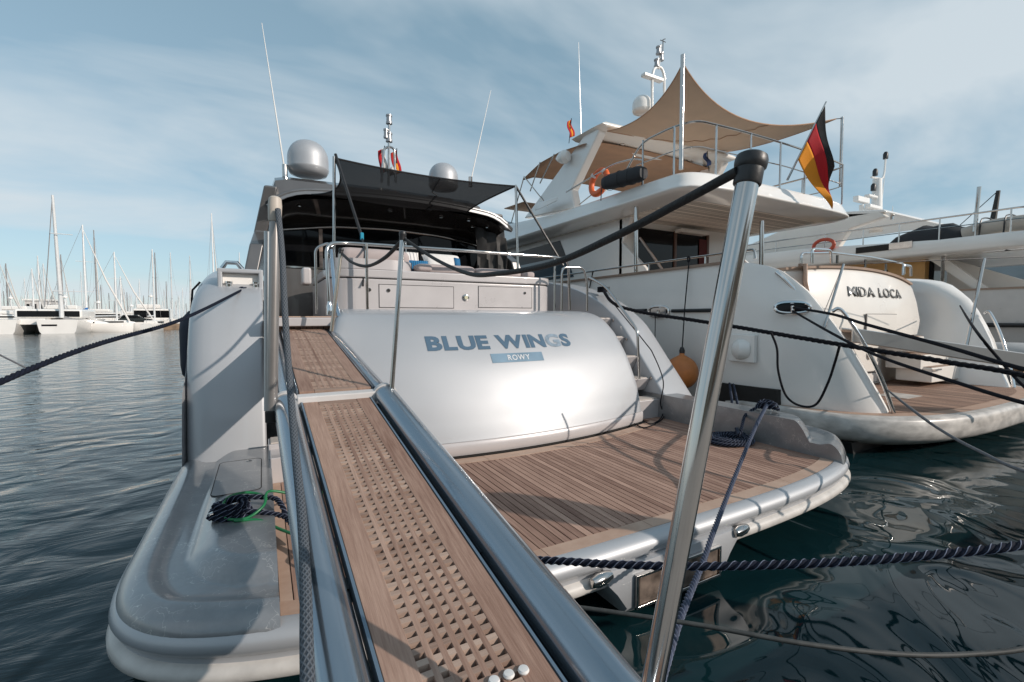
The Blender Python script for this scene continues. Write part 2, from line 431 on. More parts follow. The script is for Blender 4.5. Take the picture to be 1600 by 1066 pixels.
# ------------------------------------------------------------------ water
def water_mat():
    m = bpy.data.materials.new('harbour_water'); m.use_nodes = True
    t = m.node_tree; b = t.nodes['Principled BSDF']
    b.inputs['Base Color'].default_value = (0.004, 0.0185, 0.022, 1)
    b.inputs['Roughness'].default_value = 0.03
    b.inputs['IOR'].default_value = 1.33
    b.inputs['Specular IOR Level'].default_value = 0.5
    c = N(t, 'ShaderNodeTexCoord')
    sp = N(t, 'ShaderNodeSeparateXYZ'); L(t, c.outputs['Object'], sp.inputs[0])
    # breeze ruffles the open basin to port; between the moored hulls the water is sheltered
    ex = N(t, 'ShaderNodeMapRange'); ex.inputs[1].default_value = 1.0; ex.inputs[2].default_value = -2.5; L(t, sp.outputs['X'], ex.inputs[0])
    mp1 = N(t, 'ShaderNodeMapping'); mp1.inputs['Scale'].default_value = (0.55, 1.5, 1); mp1.inputs['Rotation'].default_value = (0, 0, R(14)); L(t, c.outputs['Object'], mp1.inputs[0])
    n1 = N(t, 'ShaderNodeTexNoise'); n1.inputs['Scale'].default_value = 2.3; n1.inputs['Detail'].default_value = 5; n1.inputs['Roughness'].default_value = 0.55; n1.inputs['Distortion'].default_value = 0.6
    L(t, mp1.outputs[0], n1.inputs['Vector'])
    n2 = N(t, 'ShaderNodeTexNoise'); n2.inputs['Scale'].default_value = 0.95; n2.inputs['Detail'].default_value = 1.5; n2.inputs['Roughness'].default_value = 0.4; n2.inputs['Distortion'].default_value = 1.6
    L(t, c.outputs['Object'], n2.inputs['Vector'])
    m1 = N(t, 'ShaderNodeMath', operation='MULTIPLY'); L(t, n1.outputs['Fac'], m1.inputs[0]); L(t, ex.outputs[0], m1.inputs[1])
    k1 = N(t, 'ShaderNodeMath', operation='MULTIPLY'); k1.inputs[1].default_value = 0.029; L(t, m1.outputs[0], k1.inputs[0])
    k2 = N(t, 'ShaderNodeMath', operation='MULTIPLY_ADD'); k2.inputs[1].default_value = 0.06; L(t, n2.outputs['Fac'], k2.inputs[0]); L(t, k1.outputs[0], k2.inputs[2])
    bp = N(t, 'ShaderNodeBump'); bp.inputs['Strength'].default_value = 1.0; bp.inputs['Distance'].default_value = 1.0
    L(t, k2.outputs[0], bp.inputs['Height']); L(t, bp.outputs[0], b.inputs['Normal'])
    return m
ring = [0, 8, 30, 120, 600, 3000, 9000]
mb = MB()
rs = [[Vector((max(r_, .01) * math.cos(2 * math.pi * k / 48), max(r_, .01) * math.sin(2 * math.pi * k / 48), 0)) for k in range(48)] for r_ in ring]
mb.loft(rs, True, True, False)
tag(mb.build('water', water_mat(), smooth=False), 'dark teal harbour water', kind='structure')
# quay the photographer stands on, with an unseen stand-in for a bystander, added to shade the teak
mb = MB().box(-40, 60, -12, 0.15, -2.5, 0.82)
q = tag(mb.build('quay', CONC, bevel=0.03), 'concrete quay edge below the gangway ends', kind='structure')
caster = thing('shadow_caster', 'unseen stand-in for a bystander behind the camera, added for its shadow', 'shadow caster', loc=(4.45, -.35, .82))
MB().lathe([(.20, 0), (.20, .05), (.15, .08), (.14, 1.3), (.19, 1.4), (.21, 1.55), (.17, 1.74), (.08, 1.82), (0, 1.83)], (0, 0, 0), 20).build('column', CONC, caster)
MB().box(-.09, .09, .12, .16, .7, 1.1).build('caster_panel', BLACK, caster, bevel=.01)

# ================================================================== silver motor yacht (its stern faces the camera)
XC = 2.55
yacht = thing('motor_yacht', 'silver motor yacht seen from astern, with teak swim platform and blue-grey name', 'yacht', loc=(0, 0, 0))
def outline(o, n=72):
    """plan outline of the swim platform, o metres inside the widest edge; from starboard front round the stern to port front"""
    a, b, e = 3.32 - o, 1.32 - o, 3.4
    pts = [(XC + a, 5.4)]
    for i in range(n + 1):
        th = math.pi * i / n
        cx, sy = math.cos(th), math.sin(th)
        s_ = math.copysign(abs(cx) ** (2 / e), cx) * a
        pts.append((XC + s_, 3.44 - abs(sy) ** (2 / e) * b))
    pts.append((XC - a, 5.4))
    return pts
DECK = 0.5
# platform body with its stepped edge
prof = [(0.85, -0.35), (0.75, -0.12), (0.60, 0.08), (0.35, 0.20), (0.08, 0.262)]
mb = MB(); mb.loft([[(x, y, z) for x, y in outline(o)] for o, z in prof], False)
mb.build('platform_underside', mat('stern_underside', (0.10, 0.10, 0.10), .5, .1, .2, var=.2), yacht)
prof = [(0.08, 0.26), (0.02, 0.265), (-0.002, 0.285), (-0.002, 0.315), (0.012, 0.34), (0.04, 0.35)]
MB().loft([[(x, y, z) for x, y in outline(o)] for o, z in prof], False).build('rub_rail', RUB, yacht, angle=60)
prof = [(0.04, 0.35), (0.042, 0.372), (0.035, 0.38), (0.02, 0.395), (0.01, 0.42), (0.02, 0.46), (0.05, 0.49), (0.10, 0.503), (0.115, 0.502), (0.118, 0.47)]
MB().loft([[(x, y, z) for x, y in outline(o)] for o, z in prof], False).build('platform_edge', SILVER, yacht, angle=60)
TX0, TX1 = 0.04, 5.06
def aft(x, o):      # Y of the platform edge at x, o inside
    a, b, e = 3.32 - o, 1.32 - o, 3.4
    k = min(0.9999, abs(x - XC) / a) ** e
    return 3.44 - b * (1 - k) ** (1 / e)
def tfront(x): return 4.30 + 0.075 * (x - XC) ** 2      # foot of the transom
# caulking bed under the planks, pale margin boards, planks one by one
deck = MB()
xs = [TX0 + (TX1 - TX0) * i / 40 for i in range(41)]
deck.loft([[(x, aft(x, .118), .472), (x, 5.3, .472)] for x in xs], False)
deck = deck.build('teak_deck', mat('deck_caulking', (0.018, 0.016, 0.015), .7, var=.2), yacht)
segs = [TX0, .72, 1.5, 2.35, 3.2, 4.05, TX1]
for a, b in zip(segs, segs[1:]):
    n = 8; m = MB()
    pa = [a + .002 + (b - a - .004) * i / n for i in range(n + 1)]
    m.loft([[(x, aft(x, .122), .47), (x, aft(x, .122), .5), (x, aft(x, .235), .5), (x, aft(x, .235), .47)] for x in pa], True, True, True)
    m.build('margin_board', TEAKM, deck)
for a, b in zip([1.0, 2.0, 3.1, 4.0], [2.0, 3.1, 4.0, 4.78]):
    for o0, o1 in ((.035, .085), (.091, .19)):
        m = MB(); n = 8
        pa = [a + .002 + (b - a - .004) * i / n for i in range(n + 1)]
        m.loft([[(x, tfront(x) - o0, .47), (x, tfront(x) - o0, .501), (x, tfront(x) - o1, .501), (x, tfront(x) - o1, .47)] for x in pa], True, True, True)
        m.build('margin_board', TEAKM, deck)
PW = 0.0605
x = TX0 + .07
MB().box(TX0 + .004, TX0 + .064, 2.5, 4.45, .475, .4995).build('margin_board', TEAKM, deck)
while x < TX1 - .005:
    x1 = min(x + PW - .009, TX1 - .003)
    m = MB()
    f0, f1 = (tfront(x) - .197, tfront(x1) - .197) if 0.98 < x < 4.75 else (4.98, 4.98)
    if x < .98: f0 = f1 = 4.45
    m.hexa([(x, aft(x, .241), .47), (x1, aft(x1, .241), .47), (x, f0, .47), (x1, f1, .47),
            (x, aft(x, .241), .4985 + random.uniform(-.0012, .0012)), (x1, aft(x1, .241), .4985), (x, f0, .4985), (x1, f1, .4985)])
    m.build('plank', TEAK, deck, smooth=False)
    x += PW
# quarter mouldings each side: raised bulwark with a stepped, rounded aft end
def quarter(side):
    X0 = TX0 if side < 0 else TX1
    nx, ny = 44, 96
    def P(i, j):
        w = i / nx; y = 2.06 + (5.35 - 2.06) * (j / ny) ** 1.15
        # clamp into the outline
        xo = 0.80
        d = w * xo
        k = (3.44 - y) / 1.29
        lim = 3.29 * (1 - min(.9999, max(0, k)) ** 3.4) ** (1 / 3.4) if k > 0 else 3.29
        lim = max(lim - 2.51, 0.001)
        xx = d / xo * min(lim, 0.78)
        dout = min(0.78, lim) - xx                       # distance from the outer edge
        # distance from the aft edge
        xs_ = 2.51 + xx
        ya = 3.44 - 1.28 * (1 - min(.9999, (xs_ / 3.30)) ** 3.4) ** (1 / 3.4)
        da = y - ya
        e = min(dout, da * 1.0)
        rim = -.055 + (.135 if side < 0 else .225) * math.sqrt(max(0, 1 - (1 - min(1, max(0, e) / .15)) ** 2)) - (.03 if side < 0 else .035) * sst((e - .12) / .12)
        cx, cy = .40 - xx, da - .40
        rr = .26
        ddx, ddy = min(cx, rr) - rr, min(cy, rr) - rr
        if cx < rr and cy < rr: md = rr - math.hypot(cx - rr, cy - rr)
        else: md = min(cx, cy)
        t_ = min(1, max(0, md + .05) / .15)
        hi = (.085 if side < 0 else .205) * (math.sqrt(max(0, 1 - (1 - t_) ** 2)) * .6 + sst(t_) * .4)
        z = .497 + rim + hi
        return (X0 + side * xx, max(y, ya - .002), z)
    m = MB()
    rings = [[P(i, j) for i in range(nx + 1)] for j in range(ny + 1)]
    rings = [[(X0, r_[0][1], .47)] + r_ for r_ in rings]
    m.loft(rings, False)
    return m.build('quarter_moulding', WORN if side < 0 else WORN, yacht, angle=50)
quarter(-1); quarter(1)
# deck hatch on the port moulding
def hatch(x0, x1, y0, y1, z):
    pts = []
    r_ = .05
    for cx, cy, a in ((x1 - r_, y1 - r_, 0), (x0 + r_, y1 - r_, 90), (x0 + r_, y0 + r_, 180), (x1 - r_, y0 + r_, 270)):
        for k in range(6): pts.append((cx + r_ * math.cos(R(a + 18 * k)), cy + r_ * math.sin(R(a + 18 * k))))
    MB().prism(pts, z - .01, z + .006, lambda p, h: (p[0], p[1], h)).build('deck_hatch', WORN, yacht, bevel=.004)
    MB().tube([(x, y, z + .004) for x, y in pts], .004, 6, closed=True).build('hatch_gasket', DARK, yacht)
    MB().tube([(x1 - .1 + .02 * math.cos(k), y1 - .06 + .012 * math.sin(k), z + .008) for k in [i * .7 for i in range(9)]], .004, 5, closed=True).build('hatch_latch', STEEL, yacht)
hatch(-.37, -.04, 3.95, 4.85, .628)
# quarter wings (the curved bulwarks that rise forward)
WP = [(4.42, .50), (4.65, .78), (5.11, 1.30), (5.58, 1.82), (5.9, 2.06), (6.24, 2.26), (6.85, 2.48), (7.48, 2.62), (8.5, 2.74), (11, 2.86)]
WPP = [(5.22, .45), (5.26, .7), (5.34, 1.1), (5.45, 1.5), (5.66, 1.92), (5.98, 2.22), (6.5, 2.42), (7.4, 2.60), (8.5, 2.72), (11, 2.86)]   # port: cut back behind the gangway
def wing(side):
    rings = []; wpath = smoothpath([(0, y, z) for y, z in (WP if side > 0 else WPP)], 6)
    for i, p in enumerate(wpath):
        q = wpath[min(i + 1, len(wpath) - 1)]; o = wpath[max(i - 1, 0)]
        t = (q - o).normalized(); nrm = Vector((0, -t.z, t.y))
        def at(s_, d): return Vector((XC + side * s_, p.y + nrm.y * d, p.z + nrm.z * d))
        sec = [(2.545, 0.0, 1)]
        r_ = []
        base = max(.40, min(1.2, p.z - .9))
        r_.append(Vector((XC + side * 2.54, p.y, min(base, p.z - .25))))
        r_.append(at(2.54, -.02)); r_.append(at(2.555, -.003)); r_.append(at(2.58, 0)); r_.append(at(2.8, .004)); r_.append(at(3.0, -.004))
        for k in range(7):
            a = R(90 - 15 * k); r_.append(at(3.02 + .22 * math.cos(a), -.008 - .22 + .22 * math.sin(a)))
        r_.append(Vector((XC + side * 3.26, p.y, min(p.z - .3, 1.2)))); r_.append(Vector((XC + side * 3.24, p.y, .2)))
        rings.append(r_)
    return MB().loft(rings, True, True, True).build('quarter_wing', SILVER, yacht, angle=50)
wing(-1); wing(1)
# hull forward of the platform
st = [(6.3, 3.23), (7, 3.25), (10, 3.25), (14, 3.2), (18, 3.02), (21.5, 2.6), (24.5, 1.85), (26.5, 1.0), (27.8, .1)]
rings = []
for y, hw in st:
    zt = 1.92 + .0 * y if y < 11 else 1.92 + (y - 11) * .07
    if y > 10.9: zt = 2.86 + (y - 11) * .03
    half = [(hw * .7, -.6), (hw * .93, -.05), (hw * .985, .5), (hw, 1.3), (hw - .02, zt)]
    rings.append([(XC + s_, y, z) for s_, z in half] + [(XC - s_, y, z) for s_, z in reversed(half)])
MB().loft(rings, True, True, True).build('hull', SILVER, yacht, angle=40)
# transom: bulging garage door
TPROF = [(.515, .0), (.56, -.012), (.64, -.010), (.66, .004), (.85, .022), (1.1, .075), (1.35, .17), (1.55, .30), (1.72, .46), (1.86, .65), (1.96, .87), (2.02, 1.08), (2.05, 1.3), (2.06, 1.6)]
TDENSE = [(p.z, p.y) for p in smoothpath([(0, b, a) for a, b in ((.60, -.022), (.66, .0), (.84, .056), (1.11, .155), (1.46, .335), (1.76, .565), (1.93, .745), (2.015, .93), (2.05, 1.18), (2.06, 1.5))], 10)]
def tz(z): return interp(TDENSE, z)
def hwid(z): return interp([(.5, 2.06), (1.0, 2.035), (1.4, 1.98), (1.75, 1.92), (1.95, 1.84), (2.06, 1.74)], z)
def tsurf(s_, z, off=0.0):
    y = 4.315 + tz(z) + (.075 - .022 * (z - .5)) * s_ * s_
    d = (tz(z + .01) - tz(z - .01)) / .02
    n = Vector((.12 * s_, -1, d)).normalized()
    return Vector((XC + s_, y, z)) + n * off
tp = [Vector((0, 0, z)) for z, y in TDENSE if z > .655]
rings = []
for p in tp:
    hw = hwid(p.z); row = []
    for k in range(45):
        s_ = hw * max(-1, min(1, (-1 + 2 * (k - 2) / 40) if 2 < k < 42 else (-1 + .012 * k if k <= 2 else 1 - .012 * (44 - k))))
        e = max(0, abs(s_) - (hw - .06)) / .06
        row.append(tsurf(s_, p.z) + Vector((0, .035 * e ** 2.2, -.008 * e ** 2)))
    row = [row[0] + Vector((.03, .5, -.02))] + row + [row[-1] + Vector((-.03, .5, -.02))]
    rings.append(row)
door = MB().loft(rings, False).build('garage_door', SILVER, yacht, angle=50)
rings = []
for z, o in ((.515, .0), (.56, -.012), (.64, -.010), (.657, .006)):
    hw = 2.06
    row = [Vector((XC + hw * (-1 + 2 * k / 40), 4.315 + o + .075 * (hw * (-1 + 2 * k / 40)) ** 2, z)) for k in range(41)]
    row = [row[0] + Vector((0, .5, 0))] + row + [row[-1] + Vector((0, .5, 0))]
    rings.append(row)
MB().loft(rings, False).build('door_sill', LGREY, yacht, angle=50)
MB().loft([[(XC + s_, 4.33 + .075 * s_ * s_ - o, z) for s_ in [-2.0 + .1 * i for i in range(41)]] for o, z in ((.0, .485), (.004, .512))], False).build('sill_gap', DARK, yacht)
# lettering on the garage door
def glyph(ch, size, bold):
    cu = bpy.data.curves.new('g', 'FONT'); cu.body = ch; cu.size = size; cu.offset = bold; cu.resolution_u = 3
    o = bpy.data.objects.new('g', cu); COL.objects.link(o)
    dg = bpy.context.evaluated_depsgraph_get()
    me = bpy.data.meshes.new_from_object(o.evaluated_get(dg))
    bpy.data.objects.remove(o)
    return me
def lettering(text, width, height, place, m, parent, bold=.0, gap=.012, space=.5, cuts=2, name='letter', special=None, thick=.0, slant=0.0):
    items = []; cur = 0
    for ch in text:
        if ch == ' ': cur += space; items.append(None); continue
        me = glyph(ch, 1.0, bold)
        xs_ = [v.co.x for v in me.vertices]; items.append((me, cur - min(xs_), ch)); cur += max(xs_) - min(xs_) + gap
    tot = cur - gap
    ys = [v.co.y for it in items if it for v in it[0].vertices]
    y0, y1 = min(ys), max(ys)
    for it in items:
        if not it: continue
        me, ox, ch = it
        bm = bmesh.new(); bm.from_mesh(me)
        bmesh.ops.triangulate(bm, faces=bm.faces)
        if cuts: bmesh.ops.subdivide_edges(bm, edges=bm.edges, cuts=cuts, use_grid_fill=True)
        for v in bm.verts:
            a = (v.co.x + ox) / tot; b = (v.co.y - y0) / (y1 - y0)
            v.co = place(a + slant * (b - .5), b)
        bmesh.ops.recalc_face_normals(bm, faces=bm.faces)
        bm.to_mesh(me); bm.free()
        me.materials.clear(); me.materials.append((special or {}).get(ch, m))
        o = bpy.data.objects.new(name, me); COL.objects.link(o); o.parent = parent
        if thick: md = o.modifiers.new('s', 'SOLIDIFY'); md.thickness = thick
lettering('BLUE WINGS', 0, 0, lambda a, b: tsurf(1.575 + 1.93 * a - XC, 1.585 + .16 * b, .004), NAME, door, bold=.045, gap=.045, space=.26, special={'G': NAMEF})
m = MB(); rows = [[tsurf(2.29 + .70 * k / 12 - XC, z, .004) for k in range(13)] for z in (1.435, 1.47, 1.505, 1.535)]
m.loft(rows, False).build('home_port_plate', mat('plate_blue', (.17, .26, .34), .35, .2, .3, var=.15, vscale=4), door)
lettering('ROWY', 0, 0, lambda a, b: tsurf(2.50 + .30 * a - XC, 1.455 + .06 * b, .0065), mat('lettering_pale', (.62, .62, .63), .4), door, bold=.012, gap=.09, cuts=1)
# top of the transom and cockpit sole
TOPZ = 2.055
m = MB(); m.box(.86, 4.2, 5.9, 6.4, 1.9, TOPZ).build('transom_top', SILVER, yacht)
MB().box(.02, 4.28, 5.52, 10.6, 1.80, 1.925).build('cockpit_sole', TEAKL, yacht); MB().box(4.29, 5.08, 6.31, 10.6, 1.80, 1.925).build('cockpit_sole', TEAKL, yacht)
m = MB(); m.box(.03, .80, 5.36, 5.55, 1.86, 1.955); m.build('entry_sill', LGREY, yacht, bevel=.012)
m = MB(); m.box(.06, .78, 5.38, 5.6, 1.957, 1.968); m.build('entry_tread', TEAKM, yacht, bevel=.003)
# steps both sides
SY = [(4.76, .78), (4.97, 1.06), (5.22, 1.37), (5.51, 1.66), (5.83, 1.955)]
for side in (-1, 1):
    for k, (y, z) in enumerate(SY if side > 0 else SY[:1]):
        xi, xo = (4.36, 5.085) if side > 0 else (.02, .72)
        y2 = SY[k + 1][0] + .06 if k < 4 else 6.3
        sp_ = MB().box(xi, xo, y, y2, z - .20 if k else .47, z - .014)
        for i_ in (0, 1, 4, 5):                     # riser slopes forward under the nosing
            vx = sp_.v[i_]
            if vx[2] < z - .1: sp_.v[i_] = (vx[0], vx[1] + (.10 if k else 0.02), vx[2])
        sp = sp_.build('step', LGREY, yacht, bevel=.008)
        MB().box(xi + .02, xo - .03, y + .025, y2 - .02, z - .013, z).build('tread', mat('pale_tread', (.48, .43, .39), .6, var=.08), sp, smooth=False)
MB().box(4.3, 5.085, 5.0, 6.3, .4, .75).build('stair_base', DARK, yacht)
# inner cheek of the starboard stair with small lights
for y, z in ((4.95, 1.0), (5.2, 1.28), (5.48, 1.56), (5.8, 1.86)):
    MB().lathe([(.022, 0), (.022, .006), (.012, .009), (.0, .009)], (5.085, y, z + .05), 14, (-1, 0, 0)).build('stair_light', STEEL, yacht)
# port stair box seen below the gangway
MB().box(.03, .66, 4.46, 4.9, .47, .72).build('step_box', LGREY, yacht, bevel=.01)
# sunpad locker
LY = 6.25
def rrect(x0, x1, y0, y1, r_, n=8):
    o = []
    for cx, cy, a in ((x1 - r_, y1 - r_, 0), (x0 + r_, y1 - r_, 90), (x0 + r_, y0 + r_, 180), (x1 - r_, y0 + r_, 270)):
        for k in range(n + 1): o.append((cx + r_ * math.cos(R(a + 90 * k / n)), cy + r_ * math.sin(R(a + 90 * k / n))))
    return o
lx0, lx1 = .74, 4.26
lock = None
for (z0, z1, o) in ((1.93, 2.475, .0), (2.487, 2.60, -.012)):
    pl = rrect(lx0 + o, lx1 - o, LY + o, 8.6, .38)
    b_ = MB().prism(pl, z0, z1, lambda p, h: (p[0], p[1], h)).build('sunpad_locker' if lock is None else 'locker_top', LGREY, yacht, bevel=.02, seg=3)
    lock = lock or b_
MB().prism(rrect(lx0 + .012, lx1 - .012, LY + .012, 8.55, .37), 2.47, 2.49, lambda p, h: (p[0], p[1], h)).build('locker_groove', DARK, yacht)
# raised coaming at the port end of the locker with the backrest behind it
cm = MB(); cm.prism(rrect(lx0 - .01, 1.92, LY - .008, 6.9, .37), 2.60, 2.735, lambda p, h: (p[0], p[1], h)).build('locker_coaming', LGREY, yacht, bevel=.03, seg=3)
def panel(u0, v0, u1, v1):
    a, b = aty(u0, v1, LY), aty(u1, v0, LY)
    fr = MB().box(a.x, b.x, LY - .003, LY + .01, a.z, b.z).build('door_gap', DARK, lock)
    return MB().box(a.x + .008, b.x - .008, LY - .007, LY + .01, a.z + .008, b.z - .008).build('locker_door', LGREY, lock, bevel=.003)
panel(592, 448, 709, 481); panel(747, 450, 831, 481)
def disc(u, v, r_, m_, name, inner=None):
    p = aty(u, v, LY - .008)
    o = MB().lathe([(r_, -.004), (r_, .008), (r_ * .8, .012), (0, .012)], p, 20, (0, -1, 0)).build(name, m_, lock)
    if inner: MB().lathe([(r_ * .6, .010), (r_ * .55, .016), (0, .017)], p, 16, (0, -1, 0)).build('lens', inner, o)
disc(577, 453, .026, STEEL, 'shower_socket', DARK)
disc(607, 454, .026, STEEL, 'door_latch', DARK); disc(820, 458, .022, STEEL, 'door_latch', DARK)
disc(728, 465, .05, STEEL, 'courtesy_light', mat('lamp_lens', (.55, .53, .38), .25))
# cushions of the sunpad
def pad(name, x0, x1, y0, y1, z0, z1, r_=.1, m_=CUSH, puff=.02):
    n = 10; rings = []
    for k in range(n + 1):
        t = k / n; h = z0 + (z1 - z0) * t; ins = .05 * (abs(2 * t - 1) ** 4)
        rings.append([(x, y, h + (.0 if 0 < k < n else 0)) for x, y in rrect(x0 + ins, x1 - ins, y0 + ins, y1 - ins, r_)])
    return MB().loft(rings, True, True, True).build(name, m_, yacht, angle=50)
pad('backrest_cushion', .95, 1.94, 6.62, 6.95, 2.62, 2.93, .12)
pad('seat_pad', 2.02, 2.9, 6.42, 8.3, 2.60, 2.74)
pad('seat_pad', 2.91, 3.72, 6.42, 8.3, 2.60, 2.725)
pad('seat_pad', 3.73, 3.98, 6.42, 8.3, 2.60, 2.72)
pad('seat_pad', 1.95, 2.02 + .16, 6.36, 6.6, 2.615, 2.73, .05)
# guard rails round the sunpad
def rail(name, pts, r_=.021, m_=STEEL, parent=yacht, fil=.12, n=10):
    return MB().tube(fillet(pts, fil, 7) if fil else pts, r_, n).build(name, m_, parent, angle=60)
RZ = 2.90
a0 = aty(515, 470, 6.0); 
rail('guard_rail', [(.72, 5.95, 2.06), (.70, 5.98, 2.86), (.95, 6.12, RZ), (2.5, 6.02, RZ), (4.15, 6.10, RZ + .02), (4.42, 6.15, RZ), (4.46, 6.15, 2.08)], .023, fil=.16)
rail('guard_rail', [(.60, 6.2, 2.0), (.60, 6.2, 2.82), (.76, 6.2, 2.90), (.82, 6.2, 2.82), (.82, 6.2, 2.08)], .016, fil=.07)
for u, v0, v1 in ((572, 402, 485), (865, 408, 480)):
    p = aty(u, v0, 6.08); MB().tube([(p.x, 6.05, 2.05), (p.x, 6.05, RZ)], .019).build('rail_post', STEEL, yacht)
rail('stair_rail', [(4.12, 5.9, 2.06), (4.12, 5.9, 2.74), (4.55, 5.9, 2.76), (4.62, 5.9, 2.5), (4.62, 5.9, 2.06)], .019, fil=.1)
rail('stair_rail', [(4.62, 5.85, 2.60), (4.74, 5.6, 2.45), (4.80, 4.95, 1.78), (4.80, 4.9, 1.06)], .019, fil=.12)
rail('stair_rail', [(.76, 6.0, 2.78), (.74, 5.5, 2.05), (.80, 5.02, 1.72), (.80, 5.0, 1.4)], .022, mat('blue_steel', (.42, .5, .58), .2, .9), fil=.15)
MB().lathe([(.045, 0), (.045, .1), (.03, .14), (.028, .16)], (.72, 5.95, 1.99), 14).build('rail_socket', CHROME, yacht)
# liferaft / shower box beside the rail
MB().box(.46, .57, 6.4, 6.7, 2.38, 2.60).build('fender_basket', LGREY, yacht, bevel=.03)
# helm-side cabinet in front of saloon doors
MB().prism(rrect(.1, 1.5, 8.9, 10.3, .3), 1.92, 2.83, lambda p, h: (p[0], p[1], h)).build('cockpit_cabinet', mat('dark_grey_panel', (.10, .095, .093), .35, .3, .4, var=.06), yacht, bevel=.02)
MB().prism(rrect(.08, 1.52, 8.88, 10.3, .3), 2.83, 2.86, lambda p, h: (p[0], p[1], h)).build('cabinet_top', STEEL, yacht)
# ---------------- deckhouse
HY = 10.4
def roofz(s_, lift=0): return 4.62 - .16 * (s_ / 2.5) ** 2 - .30 * max(0, (abs(s_) - 1.75) / .75) ** 2.2 + lift
# sides: thick tapering fins that run down to the side deck
for side in (-1, 1):
    m = MB()
    prof_ = [(9.6, 4.38), (9.75, 3.55), (9.25, 3.25), (9.1, 2.5), (12, 2.4), (20, 3.0), (19, 4.1), (15, 4.75), (11, 4.75)]
    def sx(z): return 2.86 - .42 * max(0, (z - 2.6)) / 1.9 
    pts_o = [(XC + side * sx(z), y, z) for y, z in prof_]; pts_i = [(XC + side * (sx(z) - .22), y, z) for y, z in prof_]
    n = len(prof_)
    m.add(pts_o + pts_i, [tuple(range(n)), tuple(range(2 * n - 1, n - 1, -1))] + [(i, (i + 1) % n, n + (i + 1) % n, n + i) for i in range(n)])
    m.build('house_side', DSILVER, yacht, angle=30, bevel=.03, seg=3)
# roof shell with its curved aft lip
rings = []
for y, dz in ((9.05, -.30), (9.0, -.36), (9.0, -.31), (9.25, -.22), (9.8, -.08), (10.4, .0), (12, .16), (15, .16), (18, -.2), (19.5, -.7)):
    rings.append([(XC + s_, y + .10 * (s_ / 2.4) ** 2 - (.0), roofz(s_, dz)) for s_ in [-2.42 + 4.84 * k / 32 for k in range(33)]])
MB().loft(rings, False).build('roof', mat('mid_silver_paint', (.27, .27, .275), .33, .75, .5, var=.03), yacht, angle=50, solid=.07)
# raised coach roof / wing under the domes
rings = []
for y, hw, z in ((10.3, 2.34, 4.42), (10.45, 2.36, 4.76), (10.7, 2.36, 4.88), (13.5, 2.2, 4.96), (15.5, 1.6, 4.8)):
    rings.append([(XC - hw, y, z - .35), (XC - hw + .1, y, z - .05), (XC - hw + .3, y, z), (XC, y, z + .04), (XC + hw - .3, y, z), (XC + hw - .1, y, z - .05), (XC + hw, y, z - .35)])
MB().loft(rings, False, True, True).build('coach_roof', DSILVER, yacht, angle=30)
# dark headlining under the overhang with spot lights
rings = []
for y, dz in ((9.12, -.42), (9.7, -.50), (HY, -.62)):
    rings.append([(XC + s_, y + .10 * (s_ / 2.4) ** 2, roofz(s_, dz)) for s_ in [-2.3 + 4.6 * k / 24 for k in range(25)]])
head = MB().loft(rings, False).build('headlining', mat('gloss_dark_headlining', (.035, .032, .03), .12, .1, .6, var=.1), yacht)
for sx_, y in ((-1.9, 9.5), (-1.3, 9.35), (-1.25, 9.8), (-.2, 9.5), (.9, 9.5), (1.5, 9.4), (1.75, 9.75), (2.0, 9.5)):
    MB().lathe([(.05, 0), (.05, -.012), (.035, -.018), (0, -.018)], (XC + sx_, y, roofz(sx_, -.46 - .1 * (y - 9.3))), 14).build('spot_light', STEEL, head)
# saloon aft screen
gl = MB()
gl.add([(XC - 2.2, HY, 1.93), (XC + 2.2, HY, 1.93), (XC + 2.2, HY, 3.72), (XC + 1.2, HY, 3.88), (XC, HY, 3.93), (XC - 1.2, HY, 3.88), (XC - 2.2, HY, 3.72)], [(0, 1, 2, 3, 4, 5, 6)])
glass = gl.build('saloon_screen', BLACKG, yacht, smooth=False, solid=.02)
for s0, s1 in ((-2.2, -1.45), (-1.43, .35), (.37, 1.6), (1.62, 2.2)):
    MB().box(XC + s0, XC + s1, HY - .03, HY - .022, 1.95, 3.70).build('glass_pane', BLACKG, glass, smooth=False)
for s_, w_, m_ in ((-1.44, .07, BROWN), (.36, .03, STEEL), (1.61, .04, STEEL)):
    MB().box(XC + s_ - w_ / 2, XC + s_ + w_ / 2, HY - .06, HY - .02, 1.93, 3.80).build('door_frame', STEEL if m_ is STEEL else mat('mottled_frame', (.40, .30, .25), .3, .3, var=.5, vscale=9), glass)
rail('screen_header', [(XC - 2.2, HY - .05, 3.72), (XC - 1.2, HY - .05, 3.88), (XC, HY - .05, 3.93), (XC + 1.2, HY - .05, 3.88), (XC + 2.2, HY - .05, 3.72)], .03, fil=.3)
MB().box(XC - 2.3, XC + 2.3, HY + .05, HY + .12, 1.9, 4.35).build('saloon_bulkhead', DARK, yacht)
MB().tube([(XC - .35, HY - .5, 2.98), (XC + .55, HY - .5, 2.95)], .07, 12).build('rolled_blind', mat('grey_blind', (.16, .15, .15), .6), yacht)
# dark canvas cover at the starboard side
cv = MB(); rows = []
for k in range(9):
    z = 2.3 + 1.75 * k / 8
    rows.append([(XC + 1.75 + .7 * j / 10 + .03 * math.sin(j * 2.1 + k * .3), 9.6 - .25 * (j / 10) + .05 * math.sin(j * 1.7 + k), z - .03 * j) for j in range(11)])
cv.loft(rows, False).build('canvas_side_curtain', mat('dark_canvas', (.04, .038, .037), .7, var=.2, vscale=4, bump=.3, bscale=15), yacht, solid=.01)
